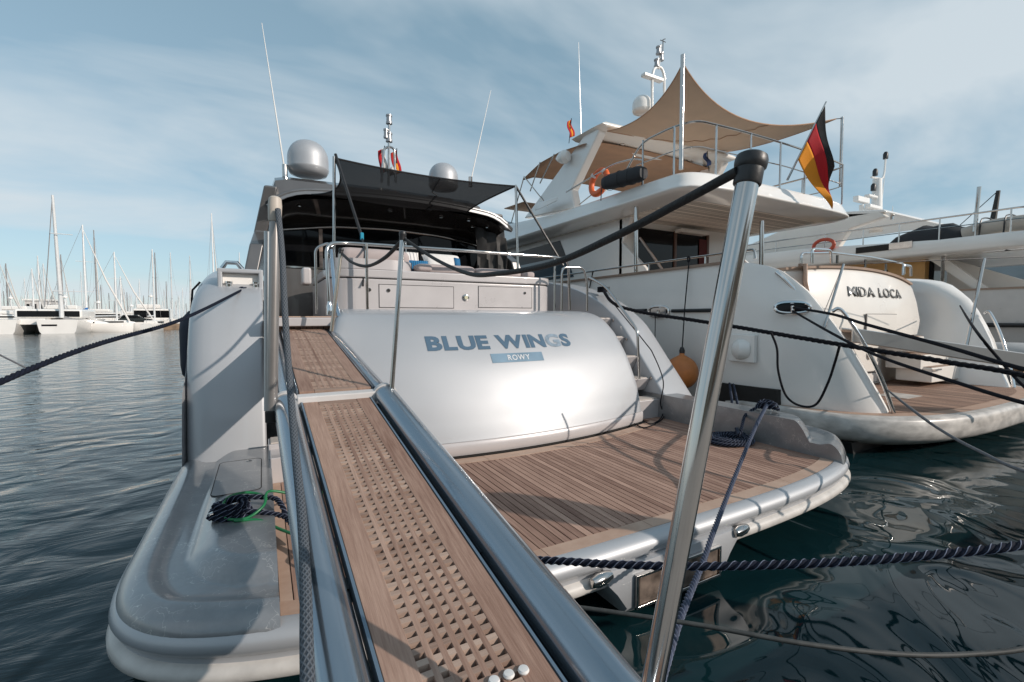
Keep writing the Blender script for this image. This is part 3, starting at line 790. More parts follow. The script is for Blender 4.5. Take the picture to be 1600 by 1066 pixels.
# domes
def dome(u, v0, v1, y, parent, m_, name='satellite_dome'):
    c = aty(u, v1, y); top = aty(u, v0, y); h = top.z - c.z; r_ = h * .56
    pr = [(r_ * .6, 0), (r_ * .88, .05 * h), (r_ * .98, .16 * h), (r_ * 1.0, .19 * h), (r_ * 1.0, .22 * h), (r_ * .985, .225 * h), (r_ * .985, .45 * h)]
    for k in range(1, 11):
        a = R(9 * k); pr.append((r_ * .985 * math.cos(a) ** .8, .45 * h + .55 * h * math.sin(a)))
    pr[-1] = (0, h)
    return MB().lathe(pr, c, 32).build(name, m_, parent, angle=50)
dome(482, 221, 276, 11.0, yacht, SILVER); dome(693, 256, 298, 11.6, yacht, SILVER)
# whip antennas
def whip(u0, v0, u1, v1, y, parent, r_=.018, m_=WHITE, name='whip_antenna'):
    a, b = aty(u0, v0, y), aty(u1, v1, y)
    o = MB().tube([a, a.lerp(b, .3), b], [r_, r_ * .8, r_ * .35], 7).build(name, m_, parent)
    MB().tube([a - Vector((0, 0, .12)), a + Vector((0, 0, .14))], r_ * 3, 10).build('antenna_base', STEEL, o)
    return o
whip(445, 268, 409, 36, 10.9, yacht); whip(735, 285, 767, 141, 11.4, yacht)
# light mast
c = aty(607, 290, 12.0)
mast = MB().tube([c, aty(608, 182, 12.0)], .028).build('light_mast', STEEL, yacht)
a, b, d = aty(597, 265, 12), aty(603, 228, 12), aty(618, 232, 12)
rail('mast_hoop', [aty(596, 285, 12), aty(600, 230, 12), aty(616, 230, 12), aty(618, 285, 12)], .03, STEEL, yacht, .15)
for u, v0, v1, w_ in ((608, 222, 208, .085), (608, 194, 180, .08), (603, 216, 202, .06)):
    p, q_ = aty(u, v0, 12), aty(u, v1, 12)
    o = MB().lathe([(w_, 0), (w_, .05), (w_ * .85, .06), (w_ * .85, q_.z - p.z - .05), (w_, q_.z - p.z - .04), (w_, q_.z - p.z), (0, q_.z - p.z + .01)], p, 16).build('navigation_light', mat('nav_lamp_grey', (.35, .35, .36), .25, .5), yacht)
MB().tube([aty(608, 205, 12), aty(608, 192, 12)], .03).build('lamp_stem', STEEL, yacht)
pp = aty(607, 272, 12.2); MB().lathe([(.0, 0), (.07, .02), (.10, .2), (.09, .24), (0, .25)], pp, 16, (.5, -1, .3)).build('horn', LGREY, yacht)
# fairlead pockets with cleats at the wing tops
def cleat(p, parent, sc=1.0, ang=0.0):
    m = MB(); p = Vector(p); d = Vector((math.cos(ang), math.sin(ang), 0))
    m.tube([p + d * (-.13 * sc) + Vector((0, 0, .055 * sc)), p + d * (-.06 * sc) + Vector((0, 0, .06 * sc)), p + d * (.06 * sc) + Vector((0, 0, .06 * sc)), p + d * (.13 * sc) + Vector((0, 0, .055 * sc))], [.012 * sc, .019 * sc, .019 * sc, .012 * sc], 9)
    for k in (-.05, .05): m.tube([p + d * k * sc, p + d * k * sc + Vector((0, 0, .06 * sc))], .017 * sc, 9)
    return m.build('cleat', CHROME, parent, angle=60)
FP = aty(365, 452, 6.33)
fl_ = MB(); fl_.box(-.40, .0, 6.25, 6.29, 2.20, 2.47).build('fairlead_plate', WHITE, yacht, bevel=.01)
m = MB()
for bx in ((-.44, -.39, 6.16, 6.5, 2.20, 2.50), (-.03, .02, 6.16, 6.5, 2.20, 2.50), (-.44, .02, 6.16, 6.5, 2.47, 2.52), (-.44, .02, 6.14, 6.5, 2.15, 2.21)): m.box(*bx)
m.build('fairlead_frame', SILVER, yacht, bevel=.015, seg=3)
cleat((-.19, 6.18, 2.215), yacht, 1.05)
for k in (-.33, -.06): MB().lathe([(.03, 0), (.03, .13), (.042, .14), (.042, .16), (.0, .165)], (k, 6.19, 2.21), 14).build('roller', CHROME, yacht)
cleat((5.35, 6.4, 2.43), yacht, .9, R(90)); cleat((5.30, 3.28, .85), yacht, 1.0, R(80)); cleat((-.22, 3.52, .628), yacht, 1.0, R(30))
MB().tube([(-.45, 7.1, 2.6), (-.40, 7.1, 2.68), (-.28, 7.1, 2.68), (-.22, 7.1, 2.6)], .03).build('grab_handle', CHROME, yacht)
# passerelle storage recess with rusty plate in the aft edge of the platform
bo = MB(); bx0, bx1 = 2.05, 2.85
bo.loft([[(x, aft(x, .03) - .015, z) for z in (.30, .12, -.02)] for x in [bx0 - .18 + (bx1 - bx0 + .36) * k / 14 for k in range(15)]], False)
rec = MB()
rows = []
for k in range(17):
    t = k / 16; x = bx0 - .22 + (bx1 - bx0 + .44) * t; e = min(1, min(t, 1 - t) / .14); e = sst(e)
    y = aft(x, 0)
    rows.append([(x, y + .06, .385), (x, y - .004, .37), (x, y - .02, .30), (x, y - .018, .30 - .20 * e), (x, y + .02, .27 - .22 * e), (x, y + .3, .26 - .22 * e)])
bump_ = rec.loft(rows, False, True, True).build('gangway_housing', SILVER, yacht, angle=40)
pl = MB(); pl.box(bx0 + .02, bx1 - .02, aft(2.45, 0) - .036, aft(2.45, 0) - .018, .11, .30)
pl.build('housing_plate', mat('rusty_plate', (.22, .17, .14), .5, .6, var=.55, vscale=11), bump_, bevel=.01)
m = MB()
for b4 in ((bx0, bx1, .295, .315), (bx0, bx1, .09, .11), (bx0 - .01, bx0 + .01, .09, .315), (bx1 - .01, bx1 + .01, .09, .315)): m.box(b4[0], b4[1], aft(2.45, 0) - .044, aft(2.45, 0) - .02, b4[2], b4[3])
m.build('plate_frame', STEEL, bump_, bevel=.004)
for x in (1.78, 3.12):
    MB().lathe([(.0, -.09), (.028, -.08), (.04, -.03), (.04, .03), (.028, .08), (0, .09)], (x, aft(x, 0) - .012, .355), 14, (1, .12, 0)).build('drain_cap', STEEL, yacht)

# ------------------------------------------------------------------ grey shade sail with its two poles
sail = thing('shade_sail', 'dark grey mesh shade sail stretched over the silver yacht cockpit', 'shade sail', loc=(0, 0, 0))
A, B = aty(522, 247, 7.4), aty(806, 291, 7.4)
C, D = aty(730, 333, 8.95), aty(487, 304, 8.95)
rows = []
n = 22
for i in range(n + 1):
    t = i / n; row = []
    for j in range(n + 1):
        s_ = j / n
        p = (A * (1 - s_) + B * s_) * (1 - t) + (D * (1 - s_) + C * s_) * t
        hol = 4 * s_ * (1 - s_)
        p = p + Vector((0, .10 * hol * (1 - t) ** 2, -.03 * hol * (1 - t) - .13 * hol * 4 * t * (1 - t) - .10 * 4 * t * (1 - t)))
        if t > 0: p.x += (.25 * 4 * t * (1 - t)) * (1 - 2 * s_)
        row.append(p)
    rows.append(row)
MB().loft(rows, False).build('sail_cloth', GMESH, sail, angle=80)
for edge in (rows[0], [r_[0] for r_ in rows], [r_[-1] for r_ in rows]): MB().tube(edge, .014, 6).build('edge_webbing', BLACK, sail)
MB().tube([rows[k][int(12 + k * .2)] - Vector((0, 0, .012)) for k in range(0, 22)], .01, 5).build('seam', BLACK, sail)
for P_, foot in ((A, (A.x - .03, 7.42, 2.6)), (B, (B.x + .06, 7.42, 2.6))):
    MB().tube([Vector(foot), P_ + Vector((0, 0, .02))], .024, 10).build('pole', STEEL, sail)
MB().tube([A + Vector((.02, 0, .06)), aty(566, 372, 7.0)], .022, 6).build('tension_strap', BLACK, sail)
MB().tube([aty(566, 372, 7.0), aty(570, 395, 6.5), aty(567, 447, 6.2)], .014, 6).build('strap_tail', BLACK, sail)
p = aty(565, 370, 6.98); MB().box(p.x - .02, p.x + .03, p.y - .02, p.y + .02, p.z - .05, p.z + .06).build('turquoise_cord', mat('turquoise_cord', (.01, .25, .38), .7, bump=.5), sail, bevel=.012)
MB().tube([B, aty(880, 415, 7.0)], .022, 6).build('tension_strap', BLACK, sail)

# ------------------------------------------------------------------ pillows
def pillow(name, label, c, w_, h_, t_, m_, yaw=0, tilt=-60, roll=0, ribs=0):
    n = 16; vs = []; fs = []
    for sg in (1, -1):
        for i in range(n + 1):
            for j in range(n + 1):
                a, b = 2 * i / n - 1, 2 * j / n - 1
                e = (1 - a ** 4) * (1 - b ** 4)
                th = t_ / 2 * max(0, e) ** .45
                if ribs: th *= 1 - .16 * (math.cos(a * math.pi * ribs) > .2)
                sh = 1 - .06 * (1 - a * a) * 0 
                vs.append(Vector((a * w_ / 2 * (1 - .05 * (1 - b * b)), b * h_ / 2 * (1 - .05 * (1 - a * a)), sg * th)))
    k = (n + 1) ** 2
    for g in range(2):
        for i in range(n):
            for j in range(n):
                a = g * k + i * (n + 1) + j; fs.append((a, a + 1, a + n + 2, a + n + 1))
    rot = Matrix.Rotation(R(yaw), 3, 'Z') @ Matrix.Rotation(R(90 + tilt), 3, 'X') @ Matrix.Rotation(R(roll), 3, 'Z')
    o = MB().add([rot @ v for v in vs], fs).build(name, m_, angle=60)
    o.location = c
    return tag(o, label, 'pillow', 'pillows on the sunpad')
def stripes(name, ca, cb, pitch):
    m_ = mat(name, ca, .9, var=0)
    t = m_.node_tree; b = t.nodes['Principled BSDF']; c_ = N(t, 'ShaderNodeTexCoord'); s_ = N(t, 'ShaderNodeSeparateXYZ'); L(t, c_.outputs['Object'], s_.inputs[0])
    d_ = N(t, 'ShaderNodeMath', operation='DIVIDE'); d_.inputs[1].default_value = pitch; L(t, s_.outputs['X'], d_.inputs[0])
    f_ = N(t, 'ShaderNodeMath', operation='FRACT'); L(t, d_.outputs[0], f_.inputs[0])
    g_ = N(t, 'ShaderNodeMath', operation='GREATER_THAN'); g_.inputs[1].default_value = .72; L(t, f_.outputs[0], g_.inputs[0])
    x_ = N(t, 'ShaderNodeMix', data_type='RGBA'); L(t, g_.outputs[0], x_.inputs[0]); x_.inputs[6].default_value = (*ca, 1); x_.inputs[7].default_value = (*cb, 1); L(t, x_.outputs[2], b.inputs['Base Color'])
    return m_
pillow('pillow', 'white pillow with thin grey stripes on the sunpad', aty(630, 412, 6.85), .52, .42, .16, stripes('striped_cotton', (.72, .69, .66), (.35, .34, .36), .055), 0, -25)
pillow('bolster_pillow', 'small blue ribbed bolster pillow between two white pillows', aty(651, 416, 6.72), .36, .17, .15, stripes('blue_rib', (.02, .16, .33), (.008, .06, .15), .032), -4, -10)
pillow('pillow', 'plain white pillow with a small blue patch on the sunpad', aty(692, 413, 6.8), .62, .36, .19, CUSHW, 0, -38)
pw = bpy.data.objects['pillow.001']
MB().add([(.15, -.10, .092), (.24, -.11, .075), (.27, .06, .075), (.17, .06, .092)], [(0, 1, 2, 3)]).build('blue_patch', BLUEC, pw, solid=.01).matrix_local = (Matrix.Rotation(R(52), 4, 'X'))

# ================================================================== gangway of the silver yacht
SL, SLU = 0.185, 0.132
def gz(y, d=0.0): return (1.455 + SL * (y - 2.9) if y < 2.95 else 1.464 + SLU * (y - 2.95)) + d          # top of the board; the upper section lies flatter
gang = thing('gangway', 'telescopic gangway with perforated teak boards between two thick tubes', 'gangway', loc=(0, 0, 0))
GY = .017                                                        # the lower section swings a little to starboard
def gpt(x, y, d=0): return Vector((x + GY * max(0, 2.9 - y), y, gz(y, d)))
def board(prefix, x0, x1, y0, y1, d, side, ncol, pitch, gap, end=.05):
    """teak board: two wide side planks, slats lengthways, cross bars set a little lower; the rest is open"""
    b_ = MB().hexa([gpt(x, y, d + h) for h in (-.03, -.024) for y in (y0, y1) for x in (x0 + .001, x0 + .012)])
    root = thing_child = bpy.data.objects.new(prefix, None); COL.objects.link(root); root.parent = gang
    def bar(xa, xb, ya, yb, top, bot, m_, nm):
        o = MB().hexa([gpt(x, y, h) for h in (d + bot, d + top) for y in (ya, yb) for x in (xa, xb)]).build(nm, m_, root, smooth=False, bevel=.0025, seg=1)
        return o
    bar(x0, x0 + side, y0, y1, 0, -.03, TEAKB, 'side_plank'); bar(x1 - side, x1, y0, y1, 0, -.03, TEAKB, 'side_plank')
    bar(x0 + side + .001, x1 - side - .001, y1 - end, y1, -.0005, -.03, TEAKX, 'end_plank')
    bar(x0 + side + .001, x1 - side - .001, y0, y0 + end, -.0005, -.03, TEAKX, 'end_plank')
    xi0, xi1 = x0 + side, x1 - side
    P = (xi1 - xi0) / ncol
    for k in range(1, ncol):
        c_ = xi0 + P * k; bar(c_ - P * (1 - gap) / 2, c_ + P * (1 - gap) / 2, y0 + end, y1 - end, -.001, -.026, TEAKB, 'slat')
    y = y0 + end + pitch * .45
    o0 = None
    while y < y1 - end - pitch * .4:
        if o0 is None:
            o0 = MB().hexa([Vector((x, yy, (SL if y0 < 2 else SLU) * yy + h)) for h in (-.026, -.0018) for yy in (0, pitch * .50) for x in (xi0 - .004, xi1 + .004)]).build('cross_bar', TEAKX, root, smooth=False); o = o0
        else:
            o = o0.copy(); COL.objects.link(o); o.parent = root
        o.location = (GY * max(0, 2.9 - y), y, gz(y, d))
        y += pitch
    return root
BX0, BX1 = .195, .575
board('lower_board', BX0, BX1, -.10, 2.90, 0, .082, 6, .0345, .47)
board('upper_board', BX0 - .012, BX1 + .030, 3.0, 5.45, .035, .085, 7, .0345, .47)
# edge strips along the boards
for x in (BX0 - .006, BX1 + .006):
    MB().hexa([gpt(x + s_, y, h) for h in (-.05, .004) for y in (-.1, 2.9) for s_ in (-.005, .004)]).build('edge_strip', mat('blue_strip', (.16, .22, .28), .35, .5), gang, smooth=False)
for x in (BX0 - .022, BX1 + .040):
    MB().hexa([gpt(x + s_, y, h) for h in (-.02, .038) for y in (3.0, 5.45) for s_ in (-.005, .005)]).build('edge_strip', TUBEM, gang, smooth=False)
# white collar between the sections
MB().hexa([gpt(x, y, h) for h in (-.03, .033) for y in (2.90, 2.965) for x in (BX0 - .03, BX1 + .05)]).build('end_collar', mat('white_collar', (.55, .53, .52), .4), gang, bevel=.008)
TL, TR, TRAD = .106, .676, .062
def gtube(x, y0, y1, r_, d, nm, m_=TUBEM):
    return MB().tube([gpt(x, y0 + (y1 - y0) * k / 12, d) for k in range(13)], r_, 28).build(nm, m_, gang, angle=60)
gtube(TL, -.2, 2.93, TRAD, -.005, 'side_tube'); gtube(TR, -.2, 2.93, TRAD + .008, -.005, 'side_tube')
gtube(TL + .01, 2.93, 5.4, TRAD - .022, .01, 'inner_tube'); gtube(TR - .01, 2.93, 5.4, TRAD - .018, .01, 'inner_tube')
for x, r_ in ((TL, TRAD), (TR, TRAD + .008)):
    MB().tube([gpt(x, 2.915, -.005), gpt(x, 2.95, -.005)], r_ + .008, 28).build('tube_collar', mat('white_collar', (.55, .53, .52), .4), gang)
# inner flanks that carry the boards
for x0, x1 in ((TL + .045, BX0 - .013), (BX1 + .013, TR - .045)):
    MB().hexa([gpt(x, y, h) for h in (-.075, -.045) for y in (-.2, 2.9) for x in (x0, x1)]).build('carrier_flange', mat('dark_alloy', (.05, .055, .062), .4, .6), gang, smooth=False)
for y in (.4, 1.4, 2.4): MB().hexa([gpt(x, y + s_, h) for h in (-.085, -.04) for s_ in (0, .05) for x in (TL, TR)]).build('cross_member', mat('dark_alloy', (.05, .055, .062), .4, .6), gang, smooth=False)
# white end stops on the board
for u, v in ((795, 1056), (818, 1049), (772, 1066)):
    p0 = CAM; r_ = ray(u, v); t_ = (gz(0) - HC) / (r_.z - SL * r_.y); p = CAM + r_ * t_
    MB().lathe([(.0, -.004), (.012, -.002), (.0145, .003), (.012, .008), (0, .0095)], p + Vector((0, 0, .0)), 14).build('end_stop', mat('white_nylon', (.66, .64, .62), .45), gang)
# stanchions and the rope hand line
def stanchion(a, b, r_, cap=None, nm='stanchion', capm=BLACK, m_=STEEL):
    a, b = Vector(a), Vector(b); o = MB().tube([a, b], r_, 20).build(nm, m_, gang, angle=60)
    ax = (b - a).normalized()
    if cap:
        MB().lathe([(cap * .96, -.034), (cap * 1.0, -.032), (cap * 1.0, -.004), (cap * 1.13, .000), (cap * 1.17, .007), (cap * 1.17, .014), (cap * 1.08, .022), (cap * .8, .027), (0, .029)], b, 24, ax).build('cap', capm, o)
    return o
s1b, s1t = aty(612, 610, 2.88), aty(629, 368, 2.95)
stanchion(s1b, s1t, .0155, .02)
s2b, s2t = aty(518, 518, 5.0), aty(533, 392, 5.05)
stanchion(s2b, s2t, .019, .022, m_=mat('bronze_steel', (.55, .46, .38), .2, 1.0))
nb, ntp = atd(1012, 1110, .88), atd(1172, 262, .88)
stanchion(nb, ntp, .0212, .0255)
# near port post: flat grey post with a beige head
pb, pt_ = aty(425, 648, 2.86), aty(430, 330, 2.9)
stanchion(pb, pt_, .0275, None, 'post', m_=mat('grey_post', (.30, .28, .27), .3, .6))
hd = MB(); hd.lathe([(.03, -.10), (.034, -.09), (.036, -.01), (.032, .03), (.02, .04), (0, .042)], pt_ + Vector((0, -.0, .04)), 18, (pt_ - pb).normalized()).build('post_head', BEIGE, gang)
stanchion(aty(417, 642, 2.95), aty(417, 362, 3.0), .015, None, 'thin_post', m_=mat('pale_post', (.5, .5, .5), .3, .5))
MB().lathe([(.035, 0), (.035, .06), (.02, .07)], pb - Vector((0, 0, .04)), 14).build('post_foot', DARK, gang)
# hand lines
hl = smoothpath([s2t + Vector((.01, 0, -.03)), aty(550, 410, 4.5), aty(573, 416, 4.0), aty(600, 404, 3.4), s1t + Vector((0, 0, -.03))], 8)
plain_rope('hand_line', None, hl, .014, mat('hand_line_dark', (.035, .032, .03), .75, var=.3, vscale=60, bump=.5, bscale=200), parent=gang)
hl = smoothpath([s1t + Vector((.01, 0, -.02)), atd(680, 405, 2.6), atd(730, 427, 2.1), atd(775, 428, 1.75), atd(860, 413, 1.42), atd(960, 370, 1.15), atd(1060, 318, 1.0), atd(1152, 268, .88)], 10)
n_ = len(hl)
plain_rope('hand_line', None, hl, .0098, mat('hand_line_black', (.022, .021, .021), .7, var=.35, vscale=50, bump=.5, bscale=120), parent=gang, n=12)
# slack port hand line: thick grey braid hanging from the post head down to the tube
hp = smoothpath([pt_ + Vector((.012, -.045, .0)), aty(441, 400, 2.72), aty(446, 500, 2.55), aty(453, 600, 2.35), aty(461, 700, 2.0), aty(471, 800, 1.64), aty(477, 900, 1.33), aty(479, 1000, 1.10), aty(481, 1075, .97), aty(482, 1150, .85)], 10)
def braid_mat():
    m = bpy.data.materials.new('braided_grey_rope'); m.use_nodes = True
    t = m.node_tree; b = t.nodes['Principled BSDF']
    uv = N(t, 'ShaderNodeTexCoord'); sp_ = N(t, 'ShaderNodeSeparateXYZ'); L(t, uv.outputs['UV'], sp_.inputs[0])
    outs = []
    for sg in (1, -1):
        a_ = N(t, 'ShaderNodeMath', operation='MULTIPLY_ADD'); a_.inputs[1].default_value = 7.0 * sg; L(t, sp_.outputs['X'], a_.inputs[0]); L(t, sp_.outputs['Y'], a_.inputs[2])
        s_ = N(t, 'ShaderNodeMath', operation='MULTIPLY'); s_.inputs[1].default_value = 2 * math.pi; L(t, a_.outputs[0], s_.inputs[0])
        q_ = N(t, 'ShaderNodeMath', operation='SINE'); L(t, s_.outputs[0], q_.inputs[0]); outs.append(q_)
    mu = N(t, 'ShaderNodeMath', operation='MAXIMUM'); L(t, outs[0].outputs[0], mu.inputs[0]); L(t, outs[1].outputs[0], mu.inputs[1])
    mr = N(t, 'ShaderNodeMapRange'); mr.inputs[1].default_value = -.5; L(t, mu.outputs[0], mr.inputs[0])
    rr = N(t, 'ShaderNodeValToRGB'); rr.color_ramp.elements[0].color = (.035, .042, .052, 1); rr.color_ramp.elements[1].color = (.10, .115, .135, 1); L(t, mr.outputs[0], rr.inputs[0])
    L(t, rr.outputs[0], b.inputs['Base Color']); b.inputs['Roughness'].default_value = .8
    bp = N(t, 'ShaderNodeBump'); bp.inputs['Strength'].default_value = .7; bp.inputs['Distance'].default_value = .004; L(t, mr.outputs[0], bp.inputs['Height']); L(t, bp.outputs[0], b.inputs['Normal'])
    return m
def uv_tube(name, pts, r_, m_, parent, rep=42.0, n=16):
    o = MB().tube(pts, r_, n, caps=False).build(name, m_, parent, angle=80)
    me = o.data; uvl = me.uv_layers.new(name='UVMap')
    cum = [0]
    for a, b in zip(pts, pts[1:]): cum.append(cum[-1] + (b - a).length)
    kd = [Vector(p) for p in pts]
    rng = {}
    for v in me.vertices: rng[v.index] = v.index
    for poly in me.polygons:
        js = [li for li in poly.loop_indices]
        idx = [me.loops[l].vertex_index for l in js]
        us = [(i % n) / n for i in idx]
        if max(us) - min(us) > .5: us = [u if u > .5 else u + 1 for u in us]
        for l, i, u in zip(js, idx, us): uvl.data[l].uv = (u, cum[min(i // n, len(cum) - 1)] * rep)
    return o
uv_tube('hand_line', hp, .015, braid_mat(), gang)

# ================================================================== mooring lines and loose rope
# port stern line running to the quay on the left
e0 = Vector((-.19, 6.16, 2.28)); e1 = aty(0, 597, 2.6); e2 = Vector((-1.5, -.4, .95))
pl_ = smoothpath([e0, e0.lerp(e1, .5) - Vector((0, 0, .05)), e1, e2], 14)
laid_rope('mooring_rope', 'navy laid mooring rope running left from the port fairlead over open water', pl_, .0135, NAVY, group='mooring lines', tracer=None)
for k in range(3):
    pts = [(-.19 + .07 * math.cos(a) * (1 - .1 * k), 6.175 + .05 * math.sin(a), 2.245 + .022 * k + .006 * math.sin(a * 3)) for a in [i * .35 for i in range(18)]]
    laid_rope('rope_turn', None, pts, .018, NAVY, parent=bpy.data.objects['mooring_rope'], tr=.08)
plain_rope('thin_line', 'thin grey line slanting down to the navy rope at the far left edge', [aty(-20, 545, 3.2), aty(41, 575, 3.0), aty(60, 578, 3.0)], .004, GREYROPE)
# port quarter: cleat turns, long line under the gangway to the quay at right
cp = Vector((-.22, 3.52, .665))
long_ = smoothpath([cp + Vector((0, -.03, .02)), aty(440, 806, 3.35), aty(500, 835, 2.9), atd(600, 868, 2.55), atd(835, 875, 2.15), atd(960, 882, 2.02), atd(1100, 885, 1.93), atd(1300, 879, 1.85), atd(1480, 865, 1.8), atd(1620, 848, 1.78), atd(1900, 800, 1.9)], 10)
lr = laid_rope('mooring_rope', 'thick navy laid rope crossing low from the port quarter towards the right edge', long_, .0165, NAVY, group='mooring lines')
for k in range(3):
    pts = [cp + Vector(((.115 - .015 * k) * math.cos(a), (.10 - .012 * k) * math.sin(a), -.02 + .034 * k + .01 * math.sin(2 * a))) for a in [i * .3 for i in range(22)]]
    laid_rope('rope_turn', None, pts, .019, NAVY, parent=lr)
b2 = smoothpath([cp + Vector((.06, .06, .06)), aty(425, 778, 3.55), aty(440, 790, 3.4), aty(455, 818, 3.25), aty(500, 830, 2.95)], 8)
laid_rope('rope_turn', None, b2, .0165, NAVY, parent=lr)
# green hose looped over the same cleat
gp = smoothpath([aty(925, 770, 4.2) * 0 + Vector((.75, 3.7, .56)), Vector((.3, 3.72, .62)), aty(460, 772, 3.62), aty(420, 768, 3.58), aty(412, 790, 3.45), aty(385, 810, 3.40), aty(352, 810, 3.42), aty(347, 795, 3.5), aty(356, 778, 3.62), aty(380, 770, 3.7), aty(405, 772, 3.66), aty(416, 780, 3.5)], 8)
plain_rope('green_hose', 'green hose looped round the cleat on the port quarter', gp, .0095, GREEN, 'hose')
gp2 = smoothpath([aty(366, 814, 3.38), aty(405, 813, 3.35), aty(440, 828, 3.2), aty(500, 850, 2.85), aty(535, 862, 2.6), atd(700, 915, 2.25), atd(905, 951, 2.0)], 8)
plain_rope('green_hose', 'green hose slanting down beneath the gangway from the port cleat', gp2, .0095, GREEN, 'hose')
gp3 = smoothpath([atd(880, 946, 2.02), atd(960, 957, 1.95), atd(1100, 978, 1.85), atd(1250, 1005, 1.75), atd(1400, 1022, 1.72), atd(1520, 1022, 1.72), atd(1640, 1006, 1.72), atd(1900, 940, 1.75)], 8)
plain_rope('shore_cable', 'slack grey shore cable hanging low over dark water at bottom right', gp3, .0095, mat('grey_cable', (.05, .052, .05), .6, var=.3, vscale=30), 'cable')
# starboard quarter: line from the bulwark cleat down to the quay, coil on deck
sc_ = Vector((5.30, 3.28, .92))
sp_ = smoothpath([sc_, atd(1180, 668, 4.35), atd(1150, 740, 3.7), atd(1115, 830, 2.93), atd(1098, 878, 2.62), atd(1065, 960, 2.1), atd(1040, 1040, 1.75), atd(1020, 1110, 1.5)], 10)
laid_rope('mooring_rope', 'blue-grey mooring rope dropping from the starboard bulwark cleat behind the chrome stanchion', sp_, .0155, mat('blue_grey_rope', (.04, .05, .085), .85, var=.3, vscale=60), group='mooring lines', tr=.12)
lr2 = bpy.data.objects['mooring_rope.002'] if 'mooring_rope.002' in bpy.data.objects else None
for k in range(3):
    pts = [sc_ + Vector(((.05 + .01 * k) * math.cos(a), (.13 - .02 * k) * math.sin(a), -.04 + .025 * k + .012 * math.sin(2 * a))) for a in [i * .3 for i in range(22)]]
    laid_rope('rope_turn', None, pts, .02, NAVY, parent=lr2)
cc = atz(1140, 688, .52)
coil = []
for i in range(230):
    a = i * .22; rr_ = .30 - .23 * (i / 230)
    coil.append(Vector((cc.x + rr_ * math.cos(a), cc.y + rr_ * .85 * math.sin(a), .522 + .012 * math.sin(i * .05))))
top_ = []
for i in range(120):
    a = i * .22; rr_ = .27 - .16 * (i / 120)
    top_.append(Vector((cc.x + rr_ * math.cos(a), cc.y + rr_ * .85 * math.sin(a), .552 + .004 * math.sin(i))))
lead = smoothpath([top_[0], cc + Vector((.1, -.32, .1)) * 0 + aty(1125, 680, cc.y + .15), aty(1150, 668, 3.55), aty(1165, 648, 3.4), sc_ + Vector((0, .05, 0))], 8)
ck = laid_rope('coiled_rope', 'navy rope coiled flat on the teak deck below the starboard bulwark', coil, .017, NAVY, tr=.12)
laid_rope('rope_turn', None, top_, .017, NAVY, parent=ck, tr=.12); laid_rope('rope_turn', None, lead, .017, NAVY, parent=ck, tr=.12)
# starboard bow-side line from the wing cleat across to the right, with a hanging cable
w0 = Vector((5.35, 6.4, 2.47))
wl = smoothpath([w0, atd(960, 475, 7.4), atd(1008, 489, 7.1), atd(1080, 500, 6.6), atd(1150, 511, 6.1), atd(1250, 528, 5.5), atd(1340, 543, 5.1), atd(1480, 566, 4.6), atd(1620, 592, 4.2), atd(1900, 680, 3.5)], 10)
laid_rope('mooring_rope', 'black twisted rope stretched from the silver yacht past the white hull', wl, .027, ROPEB, group='mooring lines', tracer=None)
for k in range(3):
    pts = [w0 + Vector((.05 * math.cos(a), .1 * math.sin(a), -.04 + .03 * k)) for a in [i * .35 for i in range(19)]]
    laid_rope('rope_turn', None, pts, .018, ROPEB, parent=bpy.data.objects['mooring_rope.003'], tracer=None)
hc = smoothpath([atd(1205, 520, 4.5), atd(1214, 545, 4.5), atd(1216, 580, 4.5), atd(1228, 618, 4.5), atd(1250, 634, 4.45), atd(1275, 632, 4.4), atd(1293, 600, 4.3), atd(1305, 565, 4.2), atd(1312, 540, 4.05)], 8)
plain_rope('hanging_cable', 'thin black cable drooping in a loop before the white hull', hc, .011, ROPEB, 'cable')
wc = smoothpath([Vector((5.2, 6.2, 2.42)), atx(1000, 535, 5.0) + Vector((.02, -.05, .03)), atx(1024, 500, 5.3) * 0 + atx(1015, 560, 5.03) + Vector((0, -.08, .05)), atx(1028, 600, 5.05) + Vector((0, -.1, .05)), atx(1032, 630, 5.03), atz(1037, 652, .52), atz(1010, 668, .515), atz(990, 662, .515)], 8)
plain_rope('shore_cable', 'thin black cable lying down the starboard steps onto the teak', wc, .008, ROPEB, 'cable')
vc = smoothpath([atx(1024, 490, 6.9), atx(1024, 540, 6.8), atx(1030, 580, 6.2), atx(1037, 640, 5.2), atz(1020, 662, .52), atz(1000, 655, .52)], 8)
plain_rope('shore_cable', 'thin black cable hanging straight from the oval fairlead of the white hull', vc, .008, ROPEB, 'cable')
# dark fender on the port side of the silver yacht
fp = aty(294, 535, 6.6)
fb = thing('fender', 'dark navy fender hanging on the port side of the silver hull', 'fender', loc=(0, 0, 0))
MB().lathe([(0, 0), (.06, .02), (.11, .09), (.125, .2), (.125, .62), (.11, .74), (.06, .80), (.03, .84), (0, .85)], fp + Vector((.04, 0, -.47)), 20).build('fender_body', mat('navy_fender', (.012, .018, .035), .6, var=.1), fb)
MB().tube([fp + Vector((.04, 0, .36)), fp + Vector((.06, 0, .62)), fp + Vector((.14, 0, .72))], .012).build('lanyard', ROPEB, fb)

